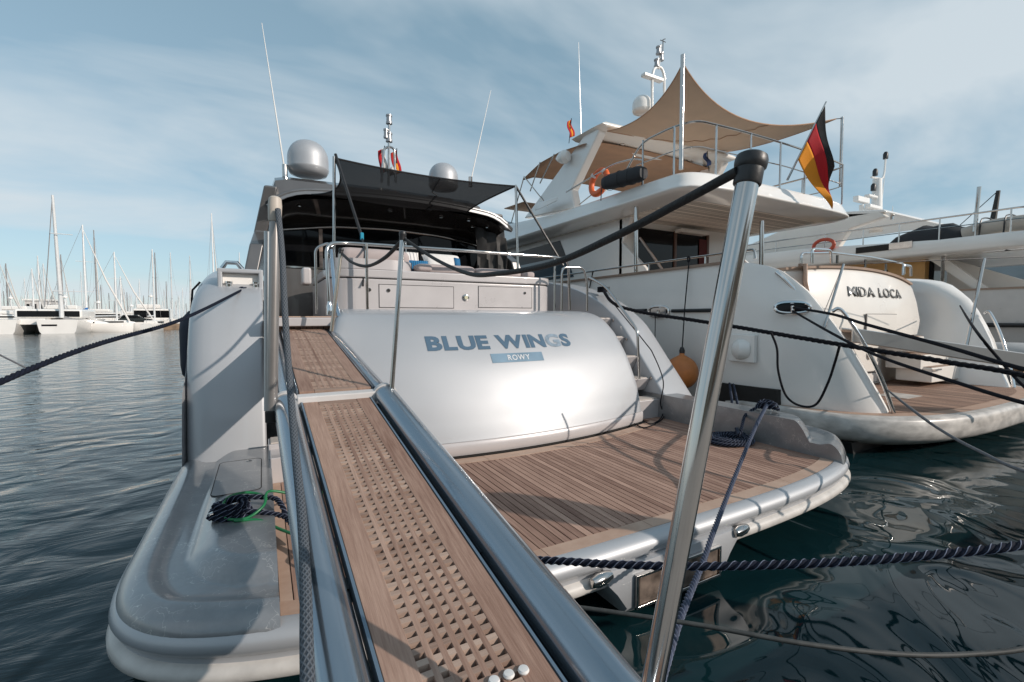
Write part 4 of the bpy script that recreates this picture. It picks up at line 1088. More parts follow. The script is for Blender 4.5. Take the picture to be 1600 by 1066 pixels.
# ================================================================== white yacht alongside
BC = 10.6
wy = thing('motor_yacht', 'white flybridge motor yacht with chrome name letters, moored beside the silver yacht', 'yacht', loc=(0, 0, 0))
ET = [(.15, 7.4, 5.0), (.30, 7.9, 3.5), (.38, 8.05, 3.12), (.55, 8.02, 3.15), (.7, 8.0, 3.21), (1.49, 7.7, 3.51), (2.02, 7.5, 3.78), (2.36, 7.4, 4.0), (2.68, 7.3, 4.31), (2.84, 7.2, 4.62), (2.9, 7.16, 5.0)]
def ev(z): return interp([(a, b) for a, b, c in ET], z), interp([(a, c) for a, b, c in ET], z)
def hx(z, y):     # half breadth of the side
    base = interp([(-.6, 3.0), (0, 3.30), (.45, 3.40), (.6, 3.44), (1.5, 3.52), (2.3, 3.52), (2.9, 3.47)], z)
    if y > 12: base *= max(.02, 1 - ((y - 12) / 16) ** 2.4)
    return base
for side in (-1, 1):
    rings = []
    for z in (-.6, -.1, .2, .42, .5, .62, .8, 1.1, 1.5, 1.8, 2.1, 2.36, 2.55, 2.7, 2.8, 2.87, 2.9):
        ex, ey = ev(max(.15, z)); r_ = []
        for y in (27.5, 25, 22, 19, 16, 13, 10, 8, 7): r_.append((BC + side * hx(z, y), y, z))
        p0 = Vector((hx(z, 6.2), 6.0)); p1 = Vector((BC - ex, ey)); c_ = Vector((hx(z, 5) + .02, ey + .35))
        for k in range(13):
            t = k / 12; p = p0 * (1 - t) ** 2 + c_ * 2 * t * (1 - t) + p1 * t * t; r_.append((BC + side * p.x, p.y, z))
        q_ = Vector((p1.x - .12, p1.y + .03)); r_.append((BC + side * q_.x, q_.y, z))
        xi_ = min(2.95, p1.x - .16); q2 = Vector((xi_, max(ey + .35, 4.3))); m_ = q_.lerp(q2, .55) + Vector((-.04, -.04)); r_.append((BC + side * m_.x, m_.y, z)); r_.append((BC + side * q2.x, q2.y, z)); r_.append((BC + side * xi_, max(ey + .6, 7.5), z))
        rings.append(r_)
    MB().loft(rings, False).build('hull_side', WHITE, wy, angle=50)
rings = []
for y in (3.3, 4.5, 8, 12, 16, 20, 24, 27.4):
    rings.append([(BC - hx(.1, y) + .06, y, .16), (BC - hx(-.6, y) + .06, y, -.6), (BC + hx(-.6, y) - .06, y, -.6), (BC + hx(.1, y) - .06, y, .16)])
MB().loft(rings, True, True, True).build('hull_bottom', ANTIF, wy)
# boot stripe / exhaust recess, dirty rubbing band
MB().hexa([(7.085, 5.3, .42), (7.185, 4.3, .42), (7.4, 5.3, .42), (7.5, 4.3, .42), (7.085, 5.3, .80), (7.185, 4.3, .80), (7.4, 5.3, .80), (7.5, 4.3, .80)]).build('exhaust_recess', DARK, wy)
# swim platform
def bout(o, n=60):
    a, b, e = 3.50 - o, 1.95 - o, 3.0; pts = []
    for i in range(n + 1):
        th = math.pi * i / n; cx, sy = math.cos(th), math.sin(th)
        pts.append((BC + math.copysign(abs(cx) ** (2 / e), cx) * a, 4.40 - abs(sy) ** (2 / e) * b))
    return [(BC + a, 5.4)] + pts + [(BC - a, 5.4)]
DIRT = mat('stained_white_edge', (.48, .45, .42), .4, 0, .2, var=.3, vscale=5, stretch=(1, 1, 2))
MB().loft([[(x, y, z) for x, y in bout(o)] for o, z in ((.5, .05), (.22, .12), (.06, .20), (.0, .26), (-.01, .36), (.0, .50), (.03, .545), (.08, .552), (.16, .552))], False).build('platform_edge', DIRT, wy, angle=60)
MB().loft([[(x, y, z) for x, y in bout(o)] for o, z in ((.9, -.5), (.62, -.05), (.5, .06))], False).build('platform_underside', ANTIF, wy)
o = bout(.16); MB().add([(x, y, .553) for x, y in o], [tuple(range(len(o)))]).build('platform_margin', TEAKM, wy, smooth=False)
o = bout(.34); MB().add([(x, y, .557) for x, y in o], [tuple(range(len(o)))]).build('platform_teak', TEAKL, wy, smooth=False)
MB().box(9.7, 10.3, 3.55, 4.0, .557, .563).build('deck_hatch', DIRT, wy)
# transom between the wings
def tw(x): return 4.42 + .035 * (x - BC) ** 2
rows = []
for z, dy in ((.55, .30), (1.55, .26), (1.58, .0), (1.9, -.02), (2.3, .05), (2.62, .14), (2.70, .19)):
    rows.append([(BC - 2.46 + 4.92 * k / 24, tw(BC - 2.46 + 4.92 * k / 24) + dy, z + (.14 * (1 - abs(k / 12 - 1) ** 2) + .10 * (1 - k / 24)) * (z > 2.4)) for k in range(25)])
rows.append([(p[0], p[1] + .45, p[2]) for p in rows[-1]])
tr_ = MB().loft(rows, False).build('transom', CREAM, wy, angle=35)
top_ = [Vector(p) for p in rows[-2]]
MB().loft([[p + Vector((0, -.05, .0)), p + Vector((0, -.05, .045)), p + Vector((0, .2, .045)), p + Vector((0, .2, 0))] for p in top_], True, True, True).build('cap_rail', TEAKC, wy)
# name letters in polished metal, standing proud
def nm(a, b):
    x = aty(1324, 450, 4.53).x + (aty(1409, 450, 4.53).x - aty(1324, 450, 4.53).x) * a; z = 2.36 + .19 * b
    return Vector((x, tw(x) + interp([(1.9, -.02), (2.3, .05), (2.62, .14)], z) - .02, z))
lettering('MIDA LOCA', 0, 0, nm, mat('brushed_letter', (.20, .195, .19), .35, .5), tr_, bold=.02, gap=.09, space=.42, cuts=0, thick=.012)
# transom doors, handles, swim ladder steps
for x0, x1, z0, z1, dy in ((10.15, 11.35, 1.66, 2.02, -.035), (9.9, 11.3, .85, 1.5, .235), (10.3, 11.3, .62, .8, .24)):
    MB().box(x0 - .012, x1 + .012, tw(10.7) + dy, tw(10.7) + dy + .02, z0 - .012, z1 + .012).build('door_gap', mat('shadow_gap', (.16, .14, .13), .7), tr_)
    MB().box(x0, x1, tw(10.7) + dy - .008, tw(10.7) + dy + .01, z0, z1).build('transom_door', CREAM, tr_, bevel=.006)
MB().lathe([(.09, 0), (.09, .02), (.06, .03), (0, .03)], (10.9, tw(10.9) + .2, 1.2), 18, (0, -1, 0)).build('round_latch', CHROME, tr_)
for z, y, x0, x1 in ((1.56, 4.25, 11.55, 12.3), (1.20, 4.05, 11.6, 13.0), (.95, 3.9, 11.7, 13.05)):
    s_ = MB().box(x0, x1, y, y + .6, z - .3, z).build('stair_step', CREAM, wy, bevel=.02)
    MB().box(x0 + .03, x1 - .03, y + .02, y + .5, z, z + .012).build('tread', TEAKC, s_)
    MB().box(x0, x0 + .3, y - .05, y, z - .05, z - .02).build('step_edge', STEEL, s_)
MB().box(8.15, 13.05, 4.7, 9.0, 1.5, 1.6).build('cockpit_sole', TEAKL, wy)
# teak cap along the gunwale and low guard rail
cap = []
for y in (5.0, 6, 8, 10, 13, 16, 19, 22): cap.append((BC - hx(2.9, y), y))
MB().loft([[(x - .04, y, 2.89), (x - .04, y, 2.94), (x + .16, y, 2.94), (x + .16, y, 2.89)] for x, y in cap], True, True, True).build('cap_rail', TEAKC, wy)
MB().loft([[(x + .16, y, 2.9), (x + .16, y, 2.0), (x + 1.0, y, 2.0)] for x, y in cap], False).build('side_deck', WHITE, wy)
rp_ = [(BC - hx(2.9, y) + .06, y, 3.09 + .004 * (y - 5)) for y in (4.75, 6, 8, 10, 13, 16, 19)]
MB().tube(fillet([(rp_[0][0], 4.72, 2.93)] + rp_, .06), .021, 10).build('guard_rail', STEEL, wy)
for y in (4.75, 5.7, 7.1, 9.0, 11, 13, 15): MB().tube([(BC - hx(2.9, y) + .06, y, 2.93), (BC - hx(2.9, y) + .06, y, 3.09 + .004 * (y - 5))], .018, 8).build('rail_post', STEEL, wy)
# chrome guard on the wing top and quarter hand rails
rail('quarter_rail', [atx(1213, 425, 7.25), atx(1222, 432, 7.25), atx(1252, 463, 7.38), atx(1254, 472, 7.4)], .03, CHROME, wy, .08)
for side in (-1, 1):
    pts = [(7.55, 3.72, 2.05), (7.62, 3.62, 2.06), (7.78, 3.40, 1.6), (7.95, 3.22, 1.05), (8.06, 3.10, .56)]
    pts = [(p[0] if side < 0 else 2 * BC - p[0], p[1], p[2]) for p in pts]
    MB().tube(smoothpath(pts, 6), .028, 12).build('quarter_rail', CHROME, wy)
# aft cockpit rail above the transom
rail('cockpit_rail', [aty(1252, 412, 4.7), aty(1252, 396, 4.7), aty(1300, 395, 4.75), aty(1360, 402, 4.8), aty(1412, 412, 4.8), aty(1413, 428, 4.8)], .022, CHROME, wy, .1)
rail('cockpit_rail', [aty(1269, 412, 4.5), aty(1269, 389, 4.5), aty(1298, 391, 4.5), aty(1299, 412, 4.5)], .024, CHROME, wy, .08)
for u, v in ((1308, 412), (1352, 418), (1384, 424)): 
    a = aty(u, v, 4.75); MB().tube([a, a + Vector((0, 0, .16))], .022).build('rail_post', CHROME, wy)
rail('cockpit_rail', [aty(1411, 430, 4.6), aty(1412, 414, 4.6), aty(1423, 416, 4.6), aty(1423, 432, 4.6)], .026, CHROME, wy, .05)
# teak end of the transom bulwark beside the port steps
MB().loft([[aty(1262, 412, 4.5), aty(1250, 412, 5.0)], [aty(1262, 440, 4.4), aty(1252, 440, 4.95)], [aty(1268, 470, 4.3), aty(1256, 470, 4.9)], [aty(1275, 495, 4.25), aty(1262, 495, 4.9)]], False).build('bulwark_end', TEAKM, wy, solid=.03)
# oval fairleads
def oval(cx, cy, cz, ax, rx, rz, parent, depth=.06):
    ax = Vector(ax).normalized(); hor = Vector((0, 0, 1)).cross(ax).normalized(); up = ax.cross(hor)
    pts = []
    for k in range(36):
        a = 2 * math.pi * k / 36; ca, sa = math.cos(a), math.sin(a)
        pts.append(Vector((cx, cy, cz)) + hor * rx * math.copysign(abs(ca) ** .75, ca) + up * rz * math.copysign(abs(sa) ** .75, sa))
    f = MB().tube(pts, .028, 10, closed=True).build('fairlead_ring', CHROME, parent)
    MB().add([p + ax * .006 for p in pts], [tuple(range(36))]).build('fairlead_hole', BLACKG, f, smooth=False)
    MB().tube([Vector((cx, cy, cz)) + ax * .03 - up * rz, Vector((cx, cy, cz)) + ax * .03 + up * rz * .3], .03, 10).build('bitt', CHROME, f)
    return f
p = atx(1238, 481, 7.22); oval(p.x, p.y, p.z, (-.8, -.6, .08), .23, .085, wy)
p = atx(1029, 487, 7.055); f = oval(p.x, p.y, p.z, (-1, 0, 0), .26, .10, wy)
MB().box(p.x - .012, p.x + .02, p.y - .2, p.y + .2, p.z - .08, p.z + .08).build('fairlead_plate', CHROME, f)
for u0, u1 in ((982, 1010), (1050, 1112)):
    a, b = atx(u0, 486, 7.06), atx(u1, 485, 7.06); MB().tube([a, b], .035, 10).build('rub_strake', BLACK, wy)
p = atx(1156, 545, 7.09); MB().box(p.x - .02, p.x + .06, p.y - .27, p.y + .2, p.z - .22, p.z + .24).build('vent_plate', WHITE, wy, bevel=.01)
pr = [(.20, -.2), (.20, 0), (.17, .10), (.1, .16), (0, .17)]
MB().lathe([(.0, .12), (.10, .10), (.165, .04), (.18, -.04), (.18, -.12), (.165, -.13)], p + Vector((-.02, 0, -.01)), 20, (-.75, .66, 0)).build('vent_cowl', WHITE, wy)
p = atx(948, 451, 7.1); MB().box(p.x - .01, p.x + .01, p.y - .1, p.y + .1, p.z - .035, p.z + .035).build('hull_plate', DIRT, wy)
# saloon: port and starboard walls, windows, aft bulkhead
for side in (-1, 1):
    wp = [(8.05, 2.05), (8.1, 3.0), (8.2, 3.15), (9.05, 3.9), (8.7, 4.55), (20, 4.6), (21.5, 3.0), (21.5, 2.05)]
    X0 = BC + side * 2.4
    MB().prism(wp, X0, X0 - side * .12, lambda p, h: (h, p[0], p[1])).build('saloon_side', WHITE, wy, smooth=False, bevel=.02)
    gp_ = [(11.15, 3.25), (11.85, 4.36), (17.5, 4.30), (19.4, 3.25)]
    gw = MB().prism(gp_, X0 + side * .004, X0 + side * .012, lambda p, h: (h, p[0], p[1])).build('saloon_window', BLACKG, wy, smooth=False)
    MB().prism([(11.10, 3.18), (11.52, 3.85), (18.4, 3.80), (19.5, 3.18)], X0 + side * .012, X0 + side * .016, lambda p, h: (h, p[0], p[1])).build('painted_reflection', REFLBLUE, gw, smooth=False)  # blue-grey reflection painted over the lower half of the black window
MB().box(8.2, 13.0, 9.05, 9.15, 1.6, 4.55).build('saloon_bulkhead', CREAM, wy)
dw = MB().box(8.62, 11.35, 8.98, 9.04, 1.65, 4.32).build('saloon_door', BLACKG, wy, smooth=False)
for x in (10.05, 11.38): MB().box(x - .04, x + .04, 8.94, 8.99, 1.65, 4.34).build('door_frame', mat('dark_wood_frame', (.12, .06, .04), .4, var=.2), dw)
MB().box(11.02, 11.33, 8.95, 8.965, 1.7, 4.2).build('curtain', REDW, dw)
MB().box(10.0, 11.1, 8.7, 8.95, 4.28, 4.38).build('door_awning_box', CREAM, wy, bevel=.02)
# stair from the cockpit up to the side deck, pillar posts
for u, v0, v1, y in ((994, 335, 420, 8.0), (1190, 362, 420, 6.7)):
    a, b = aty(u, v1, y), aty(u, v0, y); MB().tube([a - Vector((0, 0, .4)), b + Vector((0, 0, .25))], .05, 12).build('deck_pillar', STEEL, wy)
rail('stair_rail', [aty(1000, 372, 8.3), aty(1048, 440, 7.4)], .03, mat('bronze_rail', (.45, .35, .3), .3, .8), wy, 0)
MB().hexa([aty(1075, 440, 7.2) + d for d in (Vector((0, 0, 0)), Vector((.6, 0, 0)), Vector((0, .3, 0)), Vector((.6, .3, 0)), Vector((0.3, 0, .35)), Vector((.6, 0, .4)), Vector((.3, .3, .35)), Vector((.6, .3, .4)))]).build('cockpit_seat', WHITE, wy, bevel=.03)
# flybridge deck: hollow moulded tray with rounded aft corners
def fout(o, n=40):
    a, e = 3.22 - o, 5.0; pts = []
    for i in range(n + 1):
        th = math.pi * i / n; cx, sy = math.cos(th), math.sin(th)
        pts.append((BC + math.copysign(abs(cx) ** (2 / e), cx) * a, 7.2 - abs(sy) ** (2 / e) * (1.05 - o)))
    for y in (9, 11, 13, 15): pts.append((BC - a, y))
    pts += [(BC - a * .97, 16.5), (BC - a * .86, 18), (BC - a * .6, 19.3), (BC, 19.8), (BC + a * .6, 19.3), (BC + a * .86, 18), (BC + a * .97, 16.5)]
    for y in (15, 13, 11, 9): pts.append((BC + a, y))
    return pts
def sheer(y): return 4.93 + .04 * sst((y - 6) / 3) - .02 * sst((y - 8) / 2) + .42 * sst((y - 10) / 7)
levels = [(.75, lambda y: 4.50), (.42, lambda y: 4.51), (.14, lambda y: 4.535), (.02, lambda y: 4.57), (.0, lambda y: 4.59), (.004, lambda y: 4.615), (.03, lambda y: 4.64), (.075, lambda y: 4.62 + (sheer(y) - 4.62) * .42), (.13, lambda y: 4.62 + (sheer(y) - 4.62) * .8), (.17, lambda y: sheer(y) - .012), (.21, lambda y: sheer(y)), (.27, lambda y: sheer(y) - .01), (.31, lambda y: sheer(y) - .1), (.33, lambda y: 4.72), (1.0, lambda y: 4.71)]
fly = MB().loft([[(x, y, f_(y)) for x, y in fout(o)] for o, f_ in levels], True, False, True).build('flybridge', WHITE, wy, angle=60)
MB().add([(x, y, 4.497) for x, y in fout(.7)], [tuple(range(len(fout(.7))))]).build('headlining', CEIL, fly, smooth=False)
p = aty(1052, 352, 7.3); MB().lathe([(.06, 0), (.06, -.05), (.05, -.09), (0, -.1)], (p.x, p.y, 4.5), 14).build('camera_dome', DARK, fly)
# side vent box on the coaming and windscreen
a = atx(870, 318, 7.36)
MB().hexa([atx(836, 330, 7.33), atx(871, 314, 7.33), atx(836, 330, 7.5), atx(871, 314, 7.5), atx(838, 318, 7.33), atx(872, 307, 7.33), atx(838, 318, 7.5), atx(872, 307, 7.5)]).build('side_vent', WHITE, fly, bevel=.02)
MB().prism([(0, 0), (.16, .12), (.05, -.1)], 7.31, 7.33, lambda q_, h: (h, a.y + 1.3 + q_[0] * 1.6, 5.25 + q_[1])).build('arrow_mark', BLACK, fly)
ws = []
for k in range(14):
    t = k / 13; x = BC - 3.0 * math.cos(math.pi * t * .5); y = 14.2 + 5.2 * math.sin(math.pi * t * .5); ws.append([(x, y, sheer(y) - .03), (BC + (x - BC) * .95, y - .3, sheer(y) + .50 * sst(k / 3))])
MB().loft(ws, False).build('windscreen', mat('smoked_screen', (.16, .22, .25), .06, .1, .4, alpha=.75), wy, solid=.02)
# arch legs and hard top
for side in (-1, 1):
    X0 = BC + side * 2.85
    ap = [(10.5, 5.02), (13.4, 5.3), (12.9, 5.55), (10.35, 7.02), (9.75, 7.05), (9.7, 6.9), (10.75, 5.6)]
    ap2 = [(BC + side * (2.85 - .10 * max(0, z - 5)), y, z) for y, z in ap]; api = [(x - side * .28, y, z) for x, y, z in ap2]
    n = len(ap); MB().add(ap2 + api, [tuple(range(n)), tuple(range(2 * n - 1, n - 1, -1))] + [(i, (i + 1) % n, n + (i + 1) % n, n + i) for i in range(n)]).build('arch_leg', WHITE, wy, angle=30, bevel=.05, seg=3)
rings = []
for y, z0, z1 in ((9.45, 6.98, 7.02), (9.5, 6.93, 7.08), (9.9, 6.93, 7.12), (10.6, 6.95, 7.12), (10.8, 6.98, 7.08)):
    rings.append([(BC - 2.75, y, (z0 + z1) / 2), (BC - 2.6, y, z0), (BC, y, z0), (BC + 2.6, y, z0), (BC + 2.75, y, (z0 + z1) / 2), (BC + 2.6, y, z1), (BC, y, z1 + .05), (BC - 2.6, y, z1)])
ht = MB().loft(rings, True, True, True).build('hard_top', CREAM, wy, angle=50)
for x in (9.2, 12.0): MB().lathe([(.09, 0), (.09, -.02), (.06, -.03), (0, -.03)], (x, 10.2, 6.935), 16).build('ceiling_light', STEEL, ht)
MB().lathe([(.0, -.16), (.14, -.12), (.2, 0), (.16, .14), (.05, .3), (0, .32)], (BC - 2.9, 10.9, 6.55), 16, (-.3, .9, 0)).build('loudhailer', WHITE, wy)
# bimini forward of the arch with its bows
rows = []
for y, z in ((10.2, 6.92), (11.3, 7.06), (12.4, 7.06), (13.4, 6.86), (13.45, 6.80)):
    rows.append([(BC + s_, y, z - .10 * (s_ / 2.8) ** 2 - .12 * max(0, abs(s_) - 2.4) / .4) for s_ in [-2.8 + 5.6 * k / 14 for k in range(15)]])
bm_ = MB().loft(rows, False).build('bimini', BROWN, wy, angle=60, solid=.015)
for side in (-1, 1):
    X0 = BC + side * 2.8
    for p, q_ in (((13.4, 6.68), (11.9, 5.35)), ((12.4, 6.86), (13.0, 6.1)), ((13.4, 6.68), (14.3, 5.3)), ((11.6, 6.86), (12.4, 6.2))):
        MB().tube([(X0, p[0], p[1]), (X0, q_[0], q_[1])], .02, 8).build('bimini_frame', STEEL, bm_)
rows = [[(BC + s_, y, 5.95 + .05 * (y - 13.5)) for s_ in (-2.6, 0, 2.6)] for y in (13.8, 15.2)]
MB().loft(rows, False).build('spray_hood', BROWN, wy, solid=.03)
# flybridge rails
FZ = 5.92
def frail(z, parent=wy, r_=.023):
    P = [atx(1004, 226, 7.55)]; P = [(7.56, 8.2, z - .5), (7.56, 7.75, z - .03), (7.58, 6.9, z), (7.75, 6.42, z), (9, 6.33, z), (10.6, 6.30, z), (12.2, 6.33, z), (13.45, 6.42, z), (13.62, 6.9, z), (13.64, 8.2, z), (13.64, 10, z)]
    return MB().tube(fillet(P, .3, 6), r_, 10).build('flybridge_rail', STEEL, parent)
frail(FZ); 
MB().tube(fillet([(7.56, 7.9, 5.42), (7.58, 6.9, 5.42), (7.75, 6.42, 5.42), (10.6, 6.30, 5.42), (13.45, 6.42, 5.42), (13.62, 6.9, 5.42), (13.64, 9, 5.42)], .3, 6), .014, 8).build('flybridge_rail', STEEL, wy)
for x, y in ((7.56, 7.7), (7.6, 6.85), (8.3, 6.38), (9.35, 6.32), (10.4, 6.30), (11.4, 6.31), (12.4, 6.34), (13.3, 6.41), (13.63, 7.6), (13.63, 8.8)):
    MB().tube([(x, y, 4.9), (x, y, FZ)], .022, 8).build('rail_post', STEEL, wy)
# radar mast, small domes
mh = [aty(1026, 170, 11.5), aty(1022, 110, 11.5)]
for u in (1019, 1038): MB().tube([aty(u, 205, 11.2) - Vector((0, 0, .8)), aty(u, 118, 11.2)], .045, 8).build('mast_leg', WHITE, wy)
rail('mast_hoop', [aty(1019, 125, 11.2), aty(1021, 106, 11.2), aty(1034, 104, 11.2), aty(1039, 125, 11.2)], .045, WHITE, wy, .2)
MB().tube([aty(1029, 108, 11.2), aty(1033, 70, 11.2)], .03, 8).build('mast_pole', WHITE, wy)
for u, v in ((1029, 80), (1026, 100), (1033, 90)):
    p = aty(u, v, 11.2); MB().lathe([(.09, 0), (.09, .04), (.07, .06), (.07, .18), (.09, .2), (.09, .24), (0, .25)], p - Vector((0, 0, .1)), 12).build('navigation_light', mat('nav_lamp_grey', (.35, .35, .36), .25, .5), wy)
p = aty(1022, 123, 11.2); MB().box(p.x - .5, p.x + .35, p.y - .1, p.y + .1, p.z - .05, p.z + .06).build('radar_scanner', WHITE, wy, bevel=.03)
a = aty(1036, 62, 11.2); rail('wind_vane', [a - Vector((0, 0, .5)), a, a + Vector((.1, 0, .05))], .015, BLACK, wy, 0); MB().tube([a + Vector((-.12, 0, -.05)), a + Vector((.12, 0, -.05))], .012).build('wind_cups', BLACK, wy)
dome(1003, 150, 178, 11.6, wy, WHITE); dome(940, 197, 209, 10.4, wy, WHITE)
whip(908, 218, 904, 66, 12.2, wy, .02)
# gangway of the white yacht
wg = thing('gangway', 'slim polished gangway reaching right from the white yacht stern', 'gangway', loc=(0, 0, 0))
g0, g1 = aty(1322, 517, 3.7), aty(1610, 560, 2.1)
g1 = g0 + (g1 - g0) * 1.35
dirn = (g1 - g0).normalized(); sd = Vector((dirn.y, -dirn.x, 0)).normalized() * .22
def gq(t, s_, h): return g0.lerp(g1, t) + sd * s_ + Vector((0, 0, h))
for s_ in (-1, 1):
    MB().hexa([gq(t, s_ + k, h) for h in (-.16, .05) for t in (0, 1) for k in (-.12, .12)]).build('side_rail', mat('satin_alloy', (.62, .60, .58), .32, .8, var=.05), wg, bevel=.012)
MB().hexa([gq(t, s_, h) for h in (-.02, .012) for t in (.0, 1) for s_ in (-.86, .86)]).build('deck_board', TEAKC, wg)
sa, sb_ = aty(1290, 487, 3.9), aty(1321, 414, 4.0)
gs0, gs1 = aty(1288, 512, 3.75), aty(1318, 413, 3.85)
MB().tube([gs0, gs1], .02, 10).build('stanchion', STEEL, wg)
t2 = aty(1512, 532, 2.95); t2t = aty(1538, 404, 2.95); MB().tube([t2 + (t2 - t2t) * .14, t2t], .024, 10).build('stanchion', STEEL, wg)
MB().tube([gs1, t2t, t2t + (t2t - gs1) * .8], .008, 6).build('hand_line', BLACK, wg)
MB().tube([gs1, aty(1288, 488, 3.8)], .008, 6).build('hand_line', BLACK, wg)
# lines of the white yacht
f0 = atx(1240, 481, 7.18)
plain_rope('mooring_rope', 'upper black rope leading right from the oval chrome fairlead of the white hull', smoothpath([f0, atd(1300, 491, 5.9), atd(1353, 507, 5.0), atd(1480, 542, 4.0), atd(1620, 582, 3.4), atd(1900, 640, 2.8)], 6), .018, ROPEB, group='mooring lines')
plain_rope('mooring_rope', 'lower black rope slanting down right from the oval chrome fairlead of the white hull', smoothpath([f0 + Vector((-.02, 0, -.05)), atd(1300, 521, 5.2), atd(1369, 555, 4.2), atd(1480, 593, 3.5), atd(1620, 635, 3.0), atd(1900, 700, 2.6)], 6), .015, ROPEB, group='mooring lines')
plain_rope('mooring_rope', 'thin grey rope sagging from the white swim platform to the right edge', smoothpath([atz(1375, 600, .75), atd(1420, 636, 4.6), atd(1470, 672, 4.0), atd(1530, 705, 3.6), atd(1620, 742, 3.2), atd(1900, 800, 2.6)], 6), .013, GREYROPE, group='mooring lines')
plain_rope('mooring_rope', 'black line crossing behind the slim gangway stanchion at the right edge', smoothpath([aty(1500, 478, 4.0), atd(1520, 510, 5.0), atd(1560, 560, 4.6), atd(1620, 622, 4.2), atd(1800, 760, 3.5)], 6), .014, ROPEB, group='mooring lines')
# round orange fender between the hulls
fd = thing('fender', 'round orange ball fender hanging by a line before the white hull', 'fender', loc=(0, 0, 0))
fc = atx(1065, 582, 6.68); rr_ = .29
pr = [(0, -rr_)] + [(rr_ * math.cos(R(a)), rr_ * math.sin(R(a)) * 1.06) for a in range(-80, 61, 10)] + [(rr_ * .34, rr_ * .99), (rr_ * .16, rr_ * 1.1), (rr_ * .15, rr_ * 1.3), (0, rr_ * 1.31)]
MB().lathe(pr, fc, 28).build('fender_ball', ORANGE, fd, angle=60)
MB().lathe([(.045, 0), (.05, .05), (.03, .11), (0, .12)], fc + Vector((0, 0, rr_ * 1.2)), 14).build('fender_eye', BLACK, fd)
MB().tube([fc + Vector((0, 0, rr_ * 1.3)), atx(1070, 480, 6.9), Vector((7.12, atx(1076, 402, 7.1).y, 3.09))], .011, 7).build('lanyard', ROPEB, fd)
MB().tube([Vector((7.1, atx(1076, 402, 7.1).y, 3.06)) + Vector((0, .03 * math.cos(a), .05 * math.sin(a))) for a in [k * .6 for k in range(11)]], .014, 7).build('rail_hitch', ROPEB, fd)
plain_rope('lashing', 'short black lashing tied to the guard rail of the white yacht', smoothpath([atx(927, 424, 7.1), atx(925, 432, 7.09), atx(922, 446, 7.06), atx(919, 462, 7.0)], 5), .014, ROPEB)
# tan shade sail above the flybridge
ts = thing('shade_sail', 'tan shade sail rising to a peak above the white yacht flybridge', 'shade sail', loc=(0, 0, 0))
A, B = aty(1067, 99, 6.6), aty(1306, 186, 6.9)
D, C = aty(949, 205, 9.55), aty(1128, 238, 9.75)
rows = []
for i in range(n + 1 if False else 23):
    t = i / 22; row = []
    for j in range(23):
        s_ = j / 22
        p = (A * (1 - s_) + B * s_) * (1 - t) + (D * (1 - s_) + C * s_) * t
        hs_, ht_ = 4 * s_ * (1 - s_), 4 * t * (1 - t)
        p = p + Vector((0, .55 * hs_ * (1 - t) ** 1.5, -.38 * hs_ * (1 - t) ** 1.5 - .20 * ht_ - .14 * hs_ * ht_))
        p.x += .22 * ht_ * (1 - 2 * s_)
        row.append(p)
    rows.append(row)
MB().loft(rows, False).build('sail_cloth', BMESH, ts, angle=80)
for edge in (rows[0], [r_[0] for r_ in rows], [r_[-1] for r_ in rows], rows[-1]): MB().tube(edge, .016, 6).build('edge_webbing', BROWN, ts)
MB().tube([rows[k][int(14 - k * .35)] - Vector((0, 0, .012)) for k in range(23)], .009, 5).build('seam', BROWN, ts)
MB().tube([aty(1064, 265, 6.58) , aty(1067, 86, 6.6)], .045, 12).build('pole', STEEL, ts)
MB().tube([aty(1313, 292, 6.9), aty(1316, 183, 6.9)], .04, 12).build('pole', STEEL, ts)
MB().tube([B, aty(1316, 185, 6.9)], .012, 6).build('lashing', BLACK, ts)
# tricolour ensign on a raked staff
fg = thing('flag', 'black, red and gold flag drooping from a raked staff on the white yacht', 'flag', loc=(0, 0, 0))
fa, fb_ = aty(1230, 282, 6.2), aty(1291, 159, 5.7)
MB().tube([fa, fb_], [.024, .016], 10).build('staff', STEEL, fg)
q0, q1, q2, q3 = aty(1289, 164, 5.72), aty(1247, 250, 5.98), aty(1297, 328, 5.75), aty(1300, 262, 5.55)
for k, m_ in enumerate((FBLK, FRED, FGOLD)):
    rows = []
    for i in range(9):
        h = (k + i / 8) / 3; row = []
        for j in range(29):
            f_ = j / 28
            p = (q0 * (1 - h) + q1 * h) * (1 - f_) + (q3 * (1 - h) + q2 * h) * f_
            bow = 4 * f_ * (1 - f_)
            p = p + Vector((.03 * bow * (h - .3), .07 * math.sin(f_ * 5 + h * 7) * f_ ** .7, -.05 * bow))
            p.x += .035 * math.sin(h * 9 + f_ * 4) * f_
            row.append(p)
        rows.append(row)
    MB().loft(rows, False).build(('black_band', 'red_band', 'gold_band')[k], m_, fg, angle=80, solid=.004)
